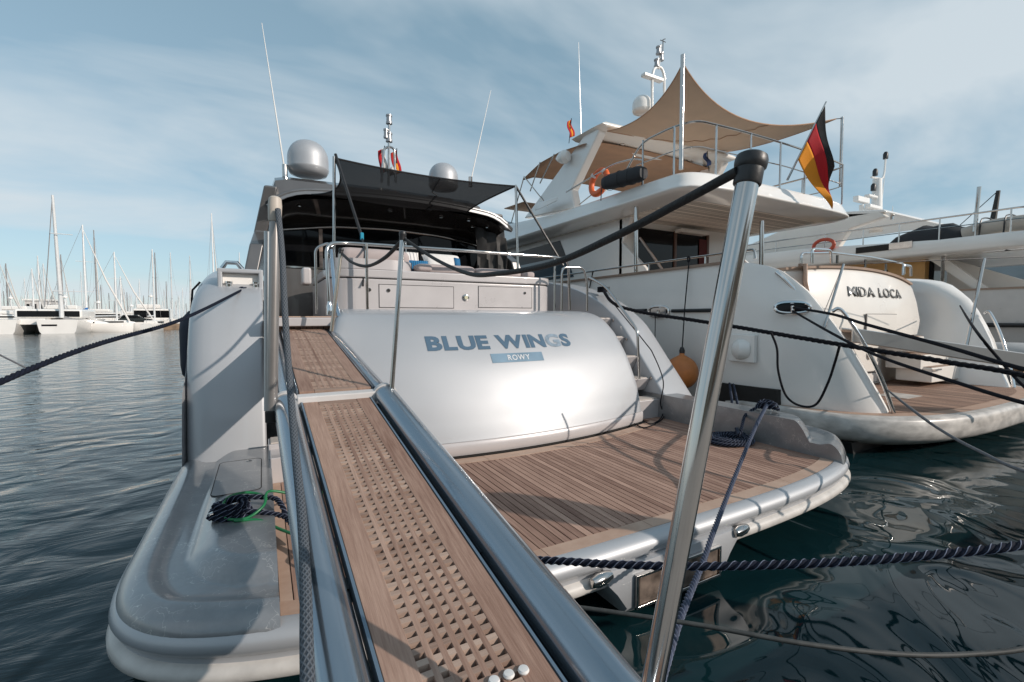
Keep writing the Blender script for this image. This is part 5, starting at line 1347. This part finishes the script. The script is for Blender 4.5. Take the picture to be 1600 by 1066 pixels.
# life ring and covered bag on the flybridge side
lr_ = thing('life_ring', 'orange life ring on the flybridge rail beside a black bag', 'life ring')
c_ = atx(936, 285, 7.62); pts = [c_ + Vector((.05 * math.sin(a), .30 * math.cos(a), .30 * math.sin(a))) for a in [k * 2 * math.pi / 28 for k in range(28)]]
MB().tube(pts, .075, 12, closed=True).build('ring_body', LIFE, lr_)
for k in range(4):
    a0_ = math.pi / 4 + k * math.pi / 2; MB().tube([c_ + Vector((0, .30 * math.cos(a), .30 * math.sin(a))) for a in (a0_ - .09, a0_, a0_ + .09)], .078, 12).build('reflective_band', CUSHW, lr_)
bg_ = thing('duffel_bag', 'black strapped bag slung on the flybridge side of the white yacht', 'bag')
pA, pB = atx(945, 287, 7.42), atx(1006, 270, 7.42)
d_ = (pB - pA).normalized(); rings = []
for k in range(15):
    t = k / 14; e = 1 - abs(2 * t - 1) ** 6; p = pA.lerp(pB, t)
    rings.append([p + Vector((.16 * math.cos(a) * (.75 + .25 * e), 0, .18 * math.copysign(abs(math.sin(a)) ** .6, math.sin(a)) * (.75 + .25 * e) + .008 * math.sin(k * 2 + a))) for a in [j * 2 * math.pi / 16 for j in range(16)]])
MB().loft(rings, True, True, True).build('bag_body', mat('black_cordura', (.018, .018, .022), .7, var=.25, vscale=8, bump=.4, bscale=20), bg_, angle=60)
for t in (.12, .45, .7):
    p = pA.lerp(pB, t); MB().tube([p + Vector((.175 * math.cos(a), 0, .19 * math.copysign(abs(math.sin(a)) ** .6, math.sin(a)))) for a in [j * 2 * math.pi / 16 for j in range(16)]], .006, 6, closed=True).build('strap', BLACK, bg_)
MB().tube([pA + Vector((-.1, 0, -.1)), pA + Vector((-.1, .02, -.42))], .012, 6).build('strap', BLACK, bg_)
rail('side_rail', [atx(885, 300, 7.6), atx(960, 256, 7.6), atx(990, 248, 7.6), atx(1003, 250, 7.6)], .02, STEEL, wy, .2)
rail('side_rail', [atx(905, 320, 7.6), atx(940, 292, 7.6)], .016, STEEL, wy, 0)
# small flags
def pennant(name, label, u0, v0, u1, v1, y, cols, w_=.3):
    t_ = thing(name, label, 'flag', 'small flags')
    a, b = aty(u0, v0, y), aty(u1, v1, y)
    MB().tube([b, a], .012, 6).build('staff', BLACK, t_)
    for k, m_ in enumerate(cols):
        rows = []
        for i in range(4):
            h = (k + i / 3) / len(cols); top = a.lerp(b, .08) if name else a
            rows.append([a.lerp(b, .05 + .12 * h) + Vector((w_ * .6 * (f_) * (1 - .3 * h), .05 * math.sin(f_ * 6), -(a.z - b.z) * .62 * f_)) for f_ in [j / 10 for j in range(11)]])
            rows[-1] = [p + Vector((-.16 * h, 0, 0)) for p in rows[-1]]
        MB().loft(rows, False).build('cloth_band', m_, t_, solid=.003)
pennant('courtesy_flag', 'small red and yellow flag furled on the white yacht foredeck mast', 893, 185, 889, 224, 13, (FRED, FGOLD, FRED), .22)
pennant('courtesy_flag', 'small red and yellow flag beside the light mast above the grey shade', 620, 232, 619, 286, 12.1, (FRED, FGOLD, FRED), .2)
pennant('courtesy_flag', 'faded red and white pennant hanging left of the light mast', 601, 228, 597, 285, 12.1, (CUSHW, FRED), .12)
pennant('courtesy_flag', 'small dark blue flag seen behind the flybridge rail of the white yacht', 1105, 236, 1108, 268, 9, (BLUEF, BLUEF), .25)

# ================================================================== third yacht on the far right
TC, TX = 21.2, 18.0
ty = thing('motor_yacht', 'cream and ochre motor yacht partly hidden behind the white yacht at far right', 'yacht', loc=(0, 0, 0))
def h3(z, y):
    b = interp([(-.4, 2.7), (0, 2.9), (1.5, 3.1), (2.75, 3.2)], z)
    return b * (max(.03, 1 - ((y - 14) / 14) ** 2.4) if y > 14 else 1)
rings = []
for y in (2.2, 4, 8, 12, 16, 20, 24, 27.5):
    half = [(h3(z, y), z) for z in (-.4, 0, .6, 1.5, 2.3, 2.74)]
    rings.append([(TC - s_, y, z) for s_, z in half] + [(TC + s_, y, z) for s_, z in reversed(half)])
MB().loft(rings, True, True, True).build('hull', mat('grey_white_gelcoat', (.55, .54, .53), .3, 0, .4, var=.05), ty, angle=40)
MB().box(TX - .02, TX + .12, 2.2, 20, 2.74, 2.80).build('cap_rail', TEAKC, ty)
MB().tube([(TX - .03, 2.2, 1.75), (TX - .03, 7, 1.75)], .06).build('rub_strake', BLACK, ty)
MB().box(TX + .9, TX + 5.5, 6.6, 19, 2.7, 3.95).build('deckhouse', OCHRE, ty)
MB().box(TX + .885, TX + .9, 7.6, 9.5, 3.05, 3.6).build('side_window', BLACKG, ty)
MB().prism([(6.6, 3.95), (5.3, 2.75), (5.0, 2.75), (6.2, 3.95)], TX + .75, TX + .95, lambda p, h: (h, p[0], p[1])).build('house_brace', CREAM, ty)
MB().box(TX + 1.2, TX + 5.2, 6.5, 6.62, 2.75, 3.9).build('saloon_screen', BLACKG, ty)
MB().prism([(6.3, 3.9), (4.0, 2.78), (6.3, 2.78)], TX + 1.7, TX + 1.9, lambda p, h: (h, p[0], p[1])).build('cockpit_wing', CREAM, ty)
# flybridge tray
def f3(o):
    return [(TX - .05 + o, y) for y in (22, 16, 10, 6, 4.6)] + [(TX + .1 + o, 3.9 + o), (TX + .6, 3.4 + o), (TX + 2, 3.1 + o), (TC + 1, 3.0 + o), (TC + 3, 3.4 + o), (TC + 3.3 - o, 4.6), (TC + 3.3 - o, 10), (TC + 3.3 - o, 22)]
def s3(y): return 4.32 + .0 * y + .30 * sst((y - 7) / 4)
MB().loft([[(x, y, f_(y)) for x, y in f3(o)] for o, f_ in ((1.0, lambda y: 3.86), (.25, lambda y: 3.86), (.04, lambda y: 3.89), (.0, lambda y: 3.95), (.0, lambda y: s3(y) - .1), (.05, lambda y: s3(y) - .01), (.12, lambda y: s3(y)), (.5, lambda y: s3(y) - .08))], True, True, True).build('flybridge', WHITE, ty, angle=50)
MB().box(TX + .6, TX + 5.6, 3.9, 8, 3.845, 3.855).build('headlining', CREAM, ty)
for u, v0, v1, y in ((1472, 400, 460, 5.8),): 
    a = atx(u, 440, TX + .4); MB().tube([(a.x, a.y, 2.75), (a.x, a.y, 3.9)], .05, 10).build('deck_pillar', STEEL, ty)
p = atx(1364, 389, TX - .06); MB().box(p.x - .01, p.x + .05, p.y - .5, p.y + .5, p.z - .1, p.z + .1).build('side_window', BLACKG, ty)
MB().box(p.x - .02, p.x + .05, p.y - 1.05, p.y - .45, p.z - .09, p.z + .11).build('flood_light', STEEL, ty)
# arch and radar mast
MB().prism([(9.0, 4.4), (14.5, 4.5), (11.0, 5.5), (8.9, 5.75), (7.7, 5.55), (7.5, 5.35), (8.6, 5.1)], TX + .4, TX + .7, lambda p_, h: (h, p_[0], p_[1])).build('arch_leg', CREAM, ty, bevel=.06)
MB().prism([(11.2, 5.45), (8.9, 5.78), (7.6, 5.6), (7.5, 5.5), (8.9, 5.5)], TX + .4, TX + 5.2, lambda p_, h: (h, p_[0], p_[1])).build('arch_top', WHITE, ty, bevel=.04)
mx_, my_ = TX + 2.5, 9.3
a = aty(1370, 330, my_); b = aty(1371, 280, my_); sc3 = a
mast3 = MB().tube([Vector((a.x, my_, 5.4)), b], [.22, .16], 12).build('radar_mast', WHITE, ty)
MB().box(b.x - .8, b.x + .1, my_ - .1, my_ + .1, b.z - .8, b.z - .7).build('radar_scanner', WHITE, ty, bevel=.03)
MB().box(b.x - .7, b.x - .1, my_ - .2, my_ + .2, b.z - 1.45, b.z - 1.15).build('radar_dome', WHITE, ty, bevel=.1, seg=3)
MB().tube(fillet([b + Vector((-.5, 0, 0)), b + Vector((.4, 0, .05)), b + Vector((.55, 0, .3)), b + Vector((.6, 0, .9))], .2), .04, 6).build('light_bracket', WHITE, ty)
for dx, dz in ((-.2, .1), (.6, .9), (-.3, -.5)): MB().lathe([(.09, 0), (.09, .2), (.05, .28), (0, .28)], b + Vector((dx, 0, dz)), 10).build('navigation_light', BLACK, ty)
MB().tube([aty(1346, 320, my_), aty(1346, 335, my_)], .08).build('small_radar', WHITE, ty); p = aty(1346, 313, my_); MB().box(p.x - .45, p.x + .45, my_ - .1, my_ + .1, p.z - .1, p.z + .12).build('radar_scanner', WHITE, ty, bevel=.03)
p = aty(1356, 325, my_); MB().box(p.x - .5, p.x + .5, my_ - .3, my_ - .1, p.z - .08, p.z + .05).build('radar_scanner', WHITE, ty, bevel=.03)
whip(1376, 335, 1385, 247, my_, ty, .02); whip(1394, 338, 1395, 322, 7.7, ty, .02)
# rails of the top deck
rl = [atx(u, v, TX + .05) for u, v in ((1255, 372), (1340, 362), (1380, 362), (1436, 354), (1500, 346))]; rl = [Vector((TX + .05, y, 4.4 + h)) for y, h in ((15, .62), (11, .62), (8.5, .58), (7.0, .58), (5.0, .55), (4.2, .55))] + [Vector((TX + .5, 3.5, 4.92)), Vector((TX + 2, 3.2, 4.9)), Vector((TC + 2, 3.2, 4.9))]
MB().tube(fillet(rl, .4), .025, 8).build('guard_rail', STEEL, ty)
MB().tube([p - Vector((0, 0, .3)) for p in fillet(rl, .4)], .015, 6).build('guard_rail', STEEL, ty)
for p in [Vector((TX + .05, y, 4.95)) for y in (15, 13, 11, 9.2, 8, 7, 6, 5.2, 4.5)] + [Vector((TX + .5, 3.5, 4.92)), Vector((TX + 1.2, 3.3, 4.92)), Vector((TX + 2, 3.2, 4.9)), Vector((TX + 3, 3.2, 4.9))]:
    MB().tube([p - Vector((0, 0, .65)), p + Vector((0, 0, .02))], .022, 8).build('rail_post', STEEL, ty)
a, b = atx(1523, 362, TX + .3), atx(1530, 292, TX + .3); MB().tube([a, b], .05, 10).build('awning_pole', STEEL, ty)
a, b = atx(1549, 360, TX + 1.5), atx(1560, 298, TX + 1.5); dk = MB().tube([a, b], [.09, .05], 8).build('derrick', mat('dark_derrick', (.03, .028, .027), .6), ty)
MB().tube([b, atx(1500, 352, TX + 1)], .012, 5).build('derrick_stay', BLACK, dk)
td = thing('covered_tender', 'tender under a dark cover on the top deck at far right', 'tender')
a = atx(1452, 368, TX + .8); rings = []
for k in range(11):
    t = k / 10; e = (1 - abs(2 * t - 1) ** 3); y = a.y - 1.1 + 2.2 * t
    rings.append([(TX + 1.2 + .7 * math.cos(r2), y, 4.3 + (.15 + .50 * e + .05 * math.sin(k * 2.3)) * max(0, math.sin(r2))) for r2 in [math.pi * j / 10 for j in range(11)]])
MB().loft(rings, False, True, True).build('cover', mat('black_cover', (.025, .025, .028), .8, var=.2, bump=.4, bscale=6), td)
t3 = thing('inflatable_tender', 'pale grey inflatable tender lashed on the top deck at far right', 'tender')
for sx_ in (0, .9):
    MB().tube(smoothpath([(TX + .6 + sx_, 5.6, 4.45), (TX + .6 + sx_, 5.0, 4.58), (TX + .7 + sx_, 4.2, 4.6), (TX + 1.0 + sx_, 3.7, 4.5)], 6), .22, 12).build('tube', BEIGE, t3)
for y in (5.2, 4.7, 4.2): MB().tube(smoothpath([(TX + .32, y, 4.35), (TX + .5, y, 4.84), (TX + 1.5, y, 4.86), (TX + 1.8, y, 4.4)], 5), .02, 6).build('lashing_strap', BLACK, t3)
l3 = thing('life_ring', 'small red life ring on the rail of the cream yacht at far right', 'life ring')
c_ = atx(1287, 384, TX - .1); MB().tube([c_ + Vector((0, .34 * math.cos(a), .22 * math.sin(a))) for a in [k * 2 * math.pi / 24 for k in range(24)]], .06, 10, closed=True).build('ring_body', REDL, l3)
# inflatable fenders / dinghy between white and cream yachts
rb = thing('dinghy', 'grey inflatable dinghy with orange-brown floor lying between the hulls at right', 'dinghy')
MB().tube(smoothpath([(16.2, 5.5, 1.0), (16.0, 4.4, 1.05), (16.3, 3.6, 1.05), (16.9, 3.3, 1.0)], 6), .3, 14).build('tube', mat('grey_hypalon', (.42, .42, .42), .6), rb)
MB().box(16.3, 17.4, 3.8, 5.6, .55, .85).build('floor', BROWN, rb, bevel=.05)

# ================================================================== town front across the quay, behind the camera (mirrored in chrome, paint and glass)
tw_ = [(-46, 15, 8.0, (.42, .31, .22)), (-29, 12, 9.5, (.50, .42, .34)), (-15, 14, 7.5, (.36, .24, .17)), (1, 13, 9.0, (.46, .36, .27)), (16, 16, 7.0, (.40, .28, .20)), (34, 14, 8.0, (.48, .40, .32)), (50, 15, 7.5, (.38, .27, .2))]
for k, (x0, w_, h_, c_) in enumerate(tw_):
    b = thing('town_house', ('tan', 'cream', 'brown', 'sand', 'clay', 'ivory', 'umber')[k] + ' rendered town house on the quay behind the camera', 'house', 'town houses behind the camera', loc=(x0, -30, .8))
    MB().box(0, w_, -8, 0, -1, h_).build('wall', mat('render_%d' % k, c_, .85, var=.12, vscale=.8), b)
    MB().box(-.3, w_ + .3, -8.3, .4, h_, h_ + .35).build('roof', STONE, b)
    for i in range(int(w_ // 3)):
        for j in range(int(h_ // 3)):
            MB().box(i * 3 + 1.0, i * 3 + 2.1, -.02, .03, j * 2.9 + .9, j * 2.9 + 2.5).build('window', BLACKG, b)
MB().box(-80, 90, -60, -12.02, -2.5, .815).build('promenade', CONC); tag(bpy.data.objects['promenade'], 'paved promenade behind the camera', kind='structure')
# ================================================================== far marina on the left
def sailboat(u, vt, y, label, Lh=10.5, hull=WHITE, mastm=ALU, cover=None, lean=0.0, group='sailing boats across the harbour', full=True, spreaders=2, rake=0.0, furled=True, side=1, rot=0):
    """u: where the mast foot stands, vt: top of the mast in the photograph, y: distance"""
    p = aty(u, 505, y); top = aty(u, vt, y); X = p.x; H = top.z
    b = thing('sailboat', label, 'sailboat', group, loc=(X, y, 0)); b.rotation_euler.z = R(rot)
    if full:
        rings = []
        for k in range(11):
            t = k / 10; x = (t - .5) * Lh * side; w_ = .16 * Lh * (1 - max(0, (t - .35) / .65) ** 2.2) * (.82 + .18 * min(1, t / .3)) + .02; sh = 1.05 + .25 * t
            rings.append([(x, -w_, sh), (x, -w_ * .95, .4), (x, -w_ * .5, -.2), (x, w_ * .5, -.2), (x, w_ * .95, .4), (x, w_, sh)])
        MB().loft(rings, True, True, True).build('hull', hull, b, angle=40)
        MB().loft([[(s_ * Lh * side, -.9 * q_, 1.1), (s_ * Lh * side, -.75 * q_, 1.1 + .5 * q_), (s_ * Lh * side, .75 * q_, 1.1 + .5 * q_), (s_ * Lh * side, .9 * q_, 1.1)] for s_, q_ in ((-.28, .95), (-.1, 1), (.12, .95), (.25, .25))], True, True, True).build('cabin', hull, b, bevel=.05)
        MB().box(-.2 * Lh, .1 * Lh, -.97, .97, 1.25, 1.45).build('cabin_window', BLACKG, b)
    MB().tube([(0, 0, .3), (lean * H * .5, 0, H * .6), (lean * H, 0, H)], [.13, .12, .08], 8).build('mast', mastm, b)
    if full:
        MB().tube([(0, 0, 2.3), (-.38 * Lh * side, 0, 2.2)], .09, 8).build('boom', ALU, b)
        if cover: MB().tube([(.1, 0, 3.4), (-.1 * side, 0, 2.9), (-.2 * Lh * side, 0, 2.55), (-.38 * Lh * side, 0, 2.35)], [.1, .34, .3, .12], 10).build('sail_cover', cover, b)
        if furled: MB().tube([(.46 * Lh * side, 0, 1.5), (.22 * Lh * side + lean * H * .5, 0, H * .5), (lean * H + .02, 0, H * .96)], [.12, .10, .03], 7).build('furled_sail', CUSHW, b)
        MB().tube([(-.48 * Lh * side, 0, 1.2), (lean * H, 0, H)], .018, 5).build('backstay', DMAST, b)
        for sy in (-1, 1): MB().tube([(0, sy * .15 * Lh, 1.2), (lean * H * .6, sy * .6, H * .6), (lean * H, 0, H * .98)], .014, 5).build('shroud', DMAST, b)
    for k in range(spreaders):
        z = H * (.38 + .28 * k); MB().tube([(lean * z - .85, -.25, z), (lean * z + .85, .25, z)], .035, 5).build('spreader', mastm, b)
    return b
# catamaran with the tallest mast
cat = thing('catamaran', 'large white catamaran with dark tunnel below the tallest mast at far left', 'catamaran', 'sailing boats across the harbour', loc=(0, 0, 0))
cy = 78
pxl, pxr = aty(62, 510, cy).x, aty(127, 510, cy).x
wx = pxr - pxl
def cat_hull(x0, x1):
    rings = []
    for k in range(9):
        t = k / 8; y = cy - 1 + 11 * t; e = 1 - .5 * max(0, (t - .5) / .5) ** 2
        rings.append([(x0, y, 1.75 + .1 * t), (x0 + .25, y, .3), (x0 + .6, y, -.3), (x1 - .6, y, -.3), (x1 - .25, y, .3), (x1, y, 1.75 + .1 * t)])
    return MB().loft(rings, True, True, True).build('hull', WHITE, cat, angle=35)
cat_hull(pxl, pxr)
lx = aty(8, 510, cy).x; cat_hull(lx - 6, lx + 1.4)
MB().box(lx + 1.2, pxl + .5, cy, cy + 9, 1.1, 1.9).build('bridge_deck', WHITE, cat, bevel=.1)
MB().box(lx + .2, pxl + 3.6, cy + 1.5, cy + 7, 1.9, 3.1).build('cabin', WHITE, cat, bevel=.3, seg=3)
MB().box(lx + .6, pxl + 3.4, cy + 1.42, cy + 1.6, 2.1, 2.85).build('cabin_window', BLACKG, cat, bevel=.05)
MB().box(pxr - 3.4, pxr - 2.0, cy - 1.05, cy - .9, .95, 1.15).build('hull_window', BLACKG, cat)
mu = aty(92, 500, cy).x; mtp = aty(82, 305, cy)
MB().tube([(mu, cy + 1, 2), (mu, cy + 1, 3), mtp], [.24, .24, .13], 10).build('mast', ALU, cat)
for v, w_ in ((455, 2.2), (365, 1.7)): q_ = aty(91 - (500 - v) * .05, v, cy); MB().tube([q_ + Vector((-.3, -.2, 0)), q_ + Vector((w_, .2, 0))], .05, 6).build('spreader', ALU, cat)
MB().tube([mtp, aty(70, 480, cy)], .05, 5).build('backstay', DMAST, cat)
MB().tube([aty(100, 498, cy), aty(124, 506, cy)], .35, 8).build('boom_tent', DMAST, cat)
SB = [
 (136, 352, 84, 'white sailboat with a blue sail cover just right of the catamaran', dict(Lh=10, cover=SAILB, lean=-.0, side=1)),
 (183, 394, 92, 'white sailboat with thick furled sail, third hull from the left', dict(Lh=10, side=1)),
 (242, 390, 86, 'white sailboat moored stern-on, last hull before the silver yacht', dict(Lh=5.5, furled=False)),
 (153, 360, 125, 'sailboat with a brown-grey mast rising behind the blue sail cover', dict(Lh=11, mastm=DMAST)),
 (2, 402, 98, 'sailboat whose white mast stands at the left picture edge', dict(Lh=12)),
 (14, 412, 118, 'sailboat with dark grey mast near the left picture edge', dict(Lh=11, mastm=DMAST)),
 (54, 420, 110, 'sailboat with the first pale mast left of the catamaran mast', dict(Lh=11)),
 (64, 400, 125, 'sailboat with raked mast close left of the tallest mast', dict(Lh=12)),
 (72, 412, 132, 'sailboat mast immediately left of the tallest mast', dict(Lh=12)),
 (100, 398, 120, 'sailboat with grey mast immediately right of the tallest mast', dict(Lh=12, mastm=DMAST)),
 (191, 432, 100, 'sailboat with short thick mast between two white hulls', dict(Lh=9)),
 (246, 395, 125, 'sailboat with grey mast close behind the last hull', dict(Lh=11, mastm=DMAST)),
 (270, 395, 130, 'sailboat with white mast above the navy mooring rope', dict(Lh=12)),
 (300, 400, 128, 'sailboat with slim mast close left of the silver wing', dict(Lh=12)),
 (336, 334, 95, 'sailboat whose tall white mast rises above the silver wing', dict(Lh=12)),
 (377, 395, 135, 'sailboat mast showing just right of the silver wing top', dict(Lh=11)),
]
for k, (u, vt, y, lb, kw) in enumerate(SB): sailboat(u, vt, y, lb, rot=0 if k < 2 else 90 + random.uniform(-14, 14), **kw)
rnd = random.Random(3)
for u, vt in ((18, 442), (22, 470), (42, 435), (46, 455), (85, 455), (112, 470), (130, 425), (133, 470), (160, 445), (172, 458), (207, 460), (220, 436), (226, 462), (262, 440), (281, 462), (287, 450), (255, 470), (210, 482), (30, 480), (150, 470), (313, 440), (106, 440), (8, 455), (36, 462), (60, 470), (78, 448), (118, 452), (140, 462), (180, 470), (196, 452), (214, 470), (232, 474), (258, 452), (275, 470), (292, 474), (305, 468)) + tuple((rnd.uniform(0, 320), rnd.uniform(455, 484)) for _ in range(18)):
    sailboat(u, vt, 175 + rnd.uniform(-15, 45), 'distant sailboat whose thin mast stands behind the first rows of boats', Lh=11, furled=False, spreaders=1, lean=rnd.uniform(-.015, .01), rot=90 + rnd.uniform(-20, 20), group='distant sailboats', mastm=ALU if rnd.random() > .3 else DMAST)
# motor cruisers among them
def cruiser(u, y, w_, label, h_=1.0):
    X = aty(u, 505, y).x; t_ = thing('motor_cruiser', label, 'motorboat', 'motorboats across the harbour', loc=(X, y, 0))
    rings = []
    for k in range(7):
        t = k / 6; x = (t - .5) * w_; b_ = 1.6 * (1 - max(0, (t - .5) / .5) ** 2) + .05
        rings.append([(x, -b_, 1.5 + .3 * t), (x, -b_ * .8, .2), (x, b_ * .8, .2), (x, b_, 1.5 + .3 * t)])
    MB().loft(rings, True, True, True).build('hull', WHITE, t_, angle=30)
    MB().box(-w_ * .35, w_ * .2, -1.3, 1.3, 1.5, 2.7 * h_).build('cabin', WHITE, t_, bevel=.2)
    MB().box(-w_ * .33, w_ * .18, -1.33, 1.33, 2.0, 2.45 * h_).build('cabin_window', BLACKG, t_)
    MB().box(-w_ * .3, w_ * .05, -1.2, 1.2, 2.75 * h_, 3.3 * h_).build('flybridge', WHITE, t_, bevel=.15)
    MB().tube([(-w_ * .1, 0, 3.2 * h_), (-w_ * .1, 0, 4.8 * h_)], .07, 6).build('radar_mast', ALU, t_); MB().lathe([(.35, 0), (.4, .1), (.35, .3), (0, .35)], (-w_ * .1, 0, 4.3 * h_), 12).build('radar_dome', WHITE, t_)
cruiser(38, 108, 15, 'white motor cruiser behind the catamaran cabin at far left', 1.2); cruiser(118, 105, 12, 'white motor cruiser with radar dome behind the catamaran hull', 1.25)
cruiser(168, 112, 12, 'white motor cruiser behind the blue sail cover', 1.1); cruiser(248, 106, 10, 'white motor cruiser behind the last white hull', 1.35); cruiser(10, 90, 13, 'white motor cruiser at the left picture edge', .9)
cruiser(218, 120, 12, 'low white motor cruiser behind the parked dark car', 1.0)
# pier, parked car, building
MB().box(aty(150, 512, 97).x, 30, 97, 103, -1, .95).build('far_quay', STONE, None, bevel=.05)
tag(bpy.data.objects['far_quay'], 'brown stone quay across the harbour', kind='structure')
cx_ = aty(212, 508, 99).x
car = thing('parked_car', 'dark estate car parked on the far quay', 'car', loc=(cx_, 99, .95))
MB().prism([(-2.2, .3), (-2.2, .85), (-1.9, .95), (-1.5, 1.5), (.4, 1.5), (1.1, .98), (2.1, .8), (2.2, .5), (2.2, .3)], -.85, .85, lambda p_, h: (p_[0], h, p_[1])).build('body', mat('dark_car_paint', (.02, .025, .025), .25, .3, .8), car, bevel=.06)
MB().prism([(-1.75, 1.0), (-1.42, 1.42), (.35, 1.42), (.9, 1.0)], -.86, .86, lambda p_, h: (p_[0], h, p_[1])).build('side_window', BLACKG, car)
for x in (-1.4, 1.4):
    for y in (-.85, .85): MB().lathe([(.32, -.1), (.33, 0), (.32, .1), (0, .1)], (x, y, .32), 14, (0, 1, 0)).build('wheel', BLACK, car)
bl = aty(40, 508, 190).x; br = aty(84, 508, 190).x; bt = aty(60, 470, 190).z
bd = thing('harbour_building', 'pale flat-roofed building behind the masts at far left', 'building', loc=(0, 0, 0))
MB().box(bl, br, 190, 200, 0, bt).build('wall', mat('pale_render', (.6, .57, .55), .8), bd, bevel=.05)
MB().box(bl - .4, br + .4, 189.6, 200.4, bt, bt + .5).build('roof', WHITE, bd)
for i in range(4):
    for j in range(2):
        x = bl + (br - bl) * (i + .3) / 4; MB().box(x, x + (br - bl) * .1, 189.9, 190.02, bt * (.25 + .38 * j), bt * (.48 + .38 * j)).build('window', BLACKG, bd)
# ------------------------------------------------------------------ hills and houses on the far right
rows = []
hu = [(1380, 470), (1440, 445), (1500, 428), (1540, 421), (1575, 405), (1620, 385), (1700, 365), (1800, 350), (1950, 350), (2150, 370)]
for k, (u, v) in enumerate(hu):
    for s_ in range(1): pass
base, crest, back = [], [], []
for i in range(61):
    t = i / 60; j = t * (len(hu) - 1); a = int(min(j, len(hu) - 2)); f_ = j - a
    u = hu[a][0] + (hu[a + 1][0] - hu[a][0]) * f_; v = hu[a][1] + (hu[a + 1][1] - hu[a][1]) * f_ + 3 * noise.noise(Vector((i * .7, 0, 0)))
    r_ = ray(u, v); h_ = Vector((r_.x, r_.y, 0)).normalized(); dist = 900
    c_ = Vector((h_.x * dist, h_.y * dist, HC + r_.z / math.hypot(r_.x, r_.y) * dist))
    base.append(Vector((h_.x * 620, h_.y * 620, -2))); crest.append(c_); back.append(Vector((h_.x * 1500, h_.y * 1500, -2)))
rows = [base]
for q_ in (.15, .3, .45, .6, .75, .9): rows.append([b_.lerp(c_, q_) + Vector((0, 0, (c_.z) * .35 * math.sin(q_ * math.pi) + 5 * noise.noise(b_ * .01 + Vector((q_ * 5, 0, 0))))) for b_, c_ in zip(base, crest)])
rows += [crest, back]
tag(MB().loft(rows, False).build('hills', HILL, None), 'grey hazy hillside beyond the harbour at right', kind='structure')
RND = random.Random(5)
hm = [mat('pale_house_%d' % k, c_, .9, var=.1) for k, c_ in enumerate(((.42, .37, .33), (.34, .31, .29), (.5, .45, .4)))]
hproto = {}
for k in range(24):
    u = RND.uniform(1470, 1600); v = RND.uniform(428, 452); dist = RND.uniform(560, 640)
    r_ = ray(u, v); h_ = Vector((r_.x, r_.y, 0)).normalized(); z = HC + r_.z / math.hypot(r_.x, r_.y) * dist
    w_, hh = RND.uniform(9, 20), RND.uniform(7, 16)
    b = thing('hillside_house', 'far pale house on the hillside seen below the cream yacht flybridge', 'house', 'hillside houses', loc=(h_.x * dist, h_.y * dist, z - hh))
    b.rotation_euler.z = -math.atan2(h_.x, h_.y)
    MB().box(-w_ / 2, w_ / 2, 0, 10, -8 - max(0, z), hh).build('wall', hm[k % 3], b)
    MB().prism([(-w_ / 2 - .5, hh), (w_ / 2 + .5, hh), (0, hh + RND.uniform(1.0, 3))], -.5, 10.5, lambda p_, h: (p_[0], h, p_[1])).build('roof', STONE if k % 2 else hm[0], b)
    for i in range(3):
        MB().box(-w_ * .38 + i * w_ * .3, -w_ * .38 + i * w_ * .3 + w_ * .14, -.05, .1, hh * .45, hh * .75).build('window', DARK, b)
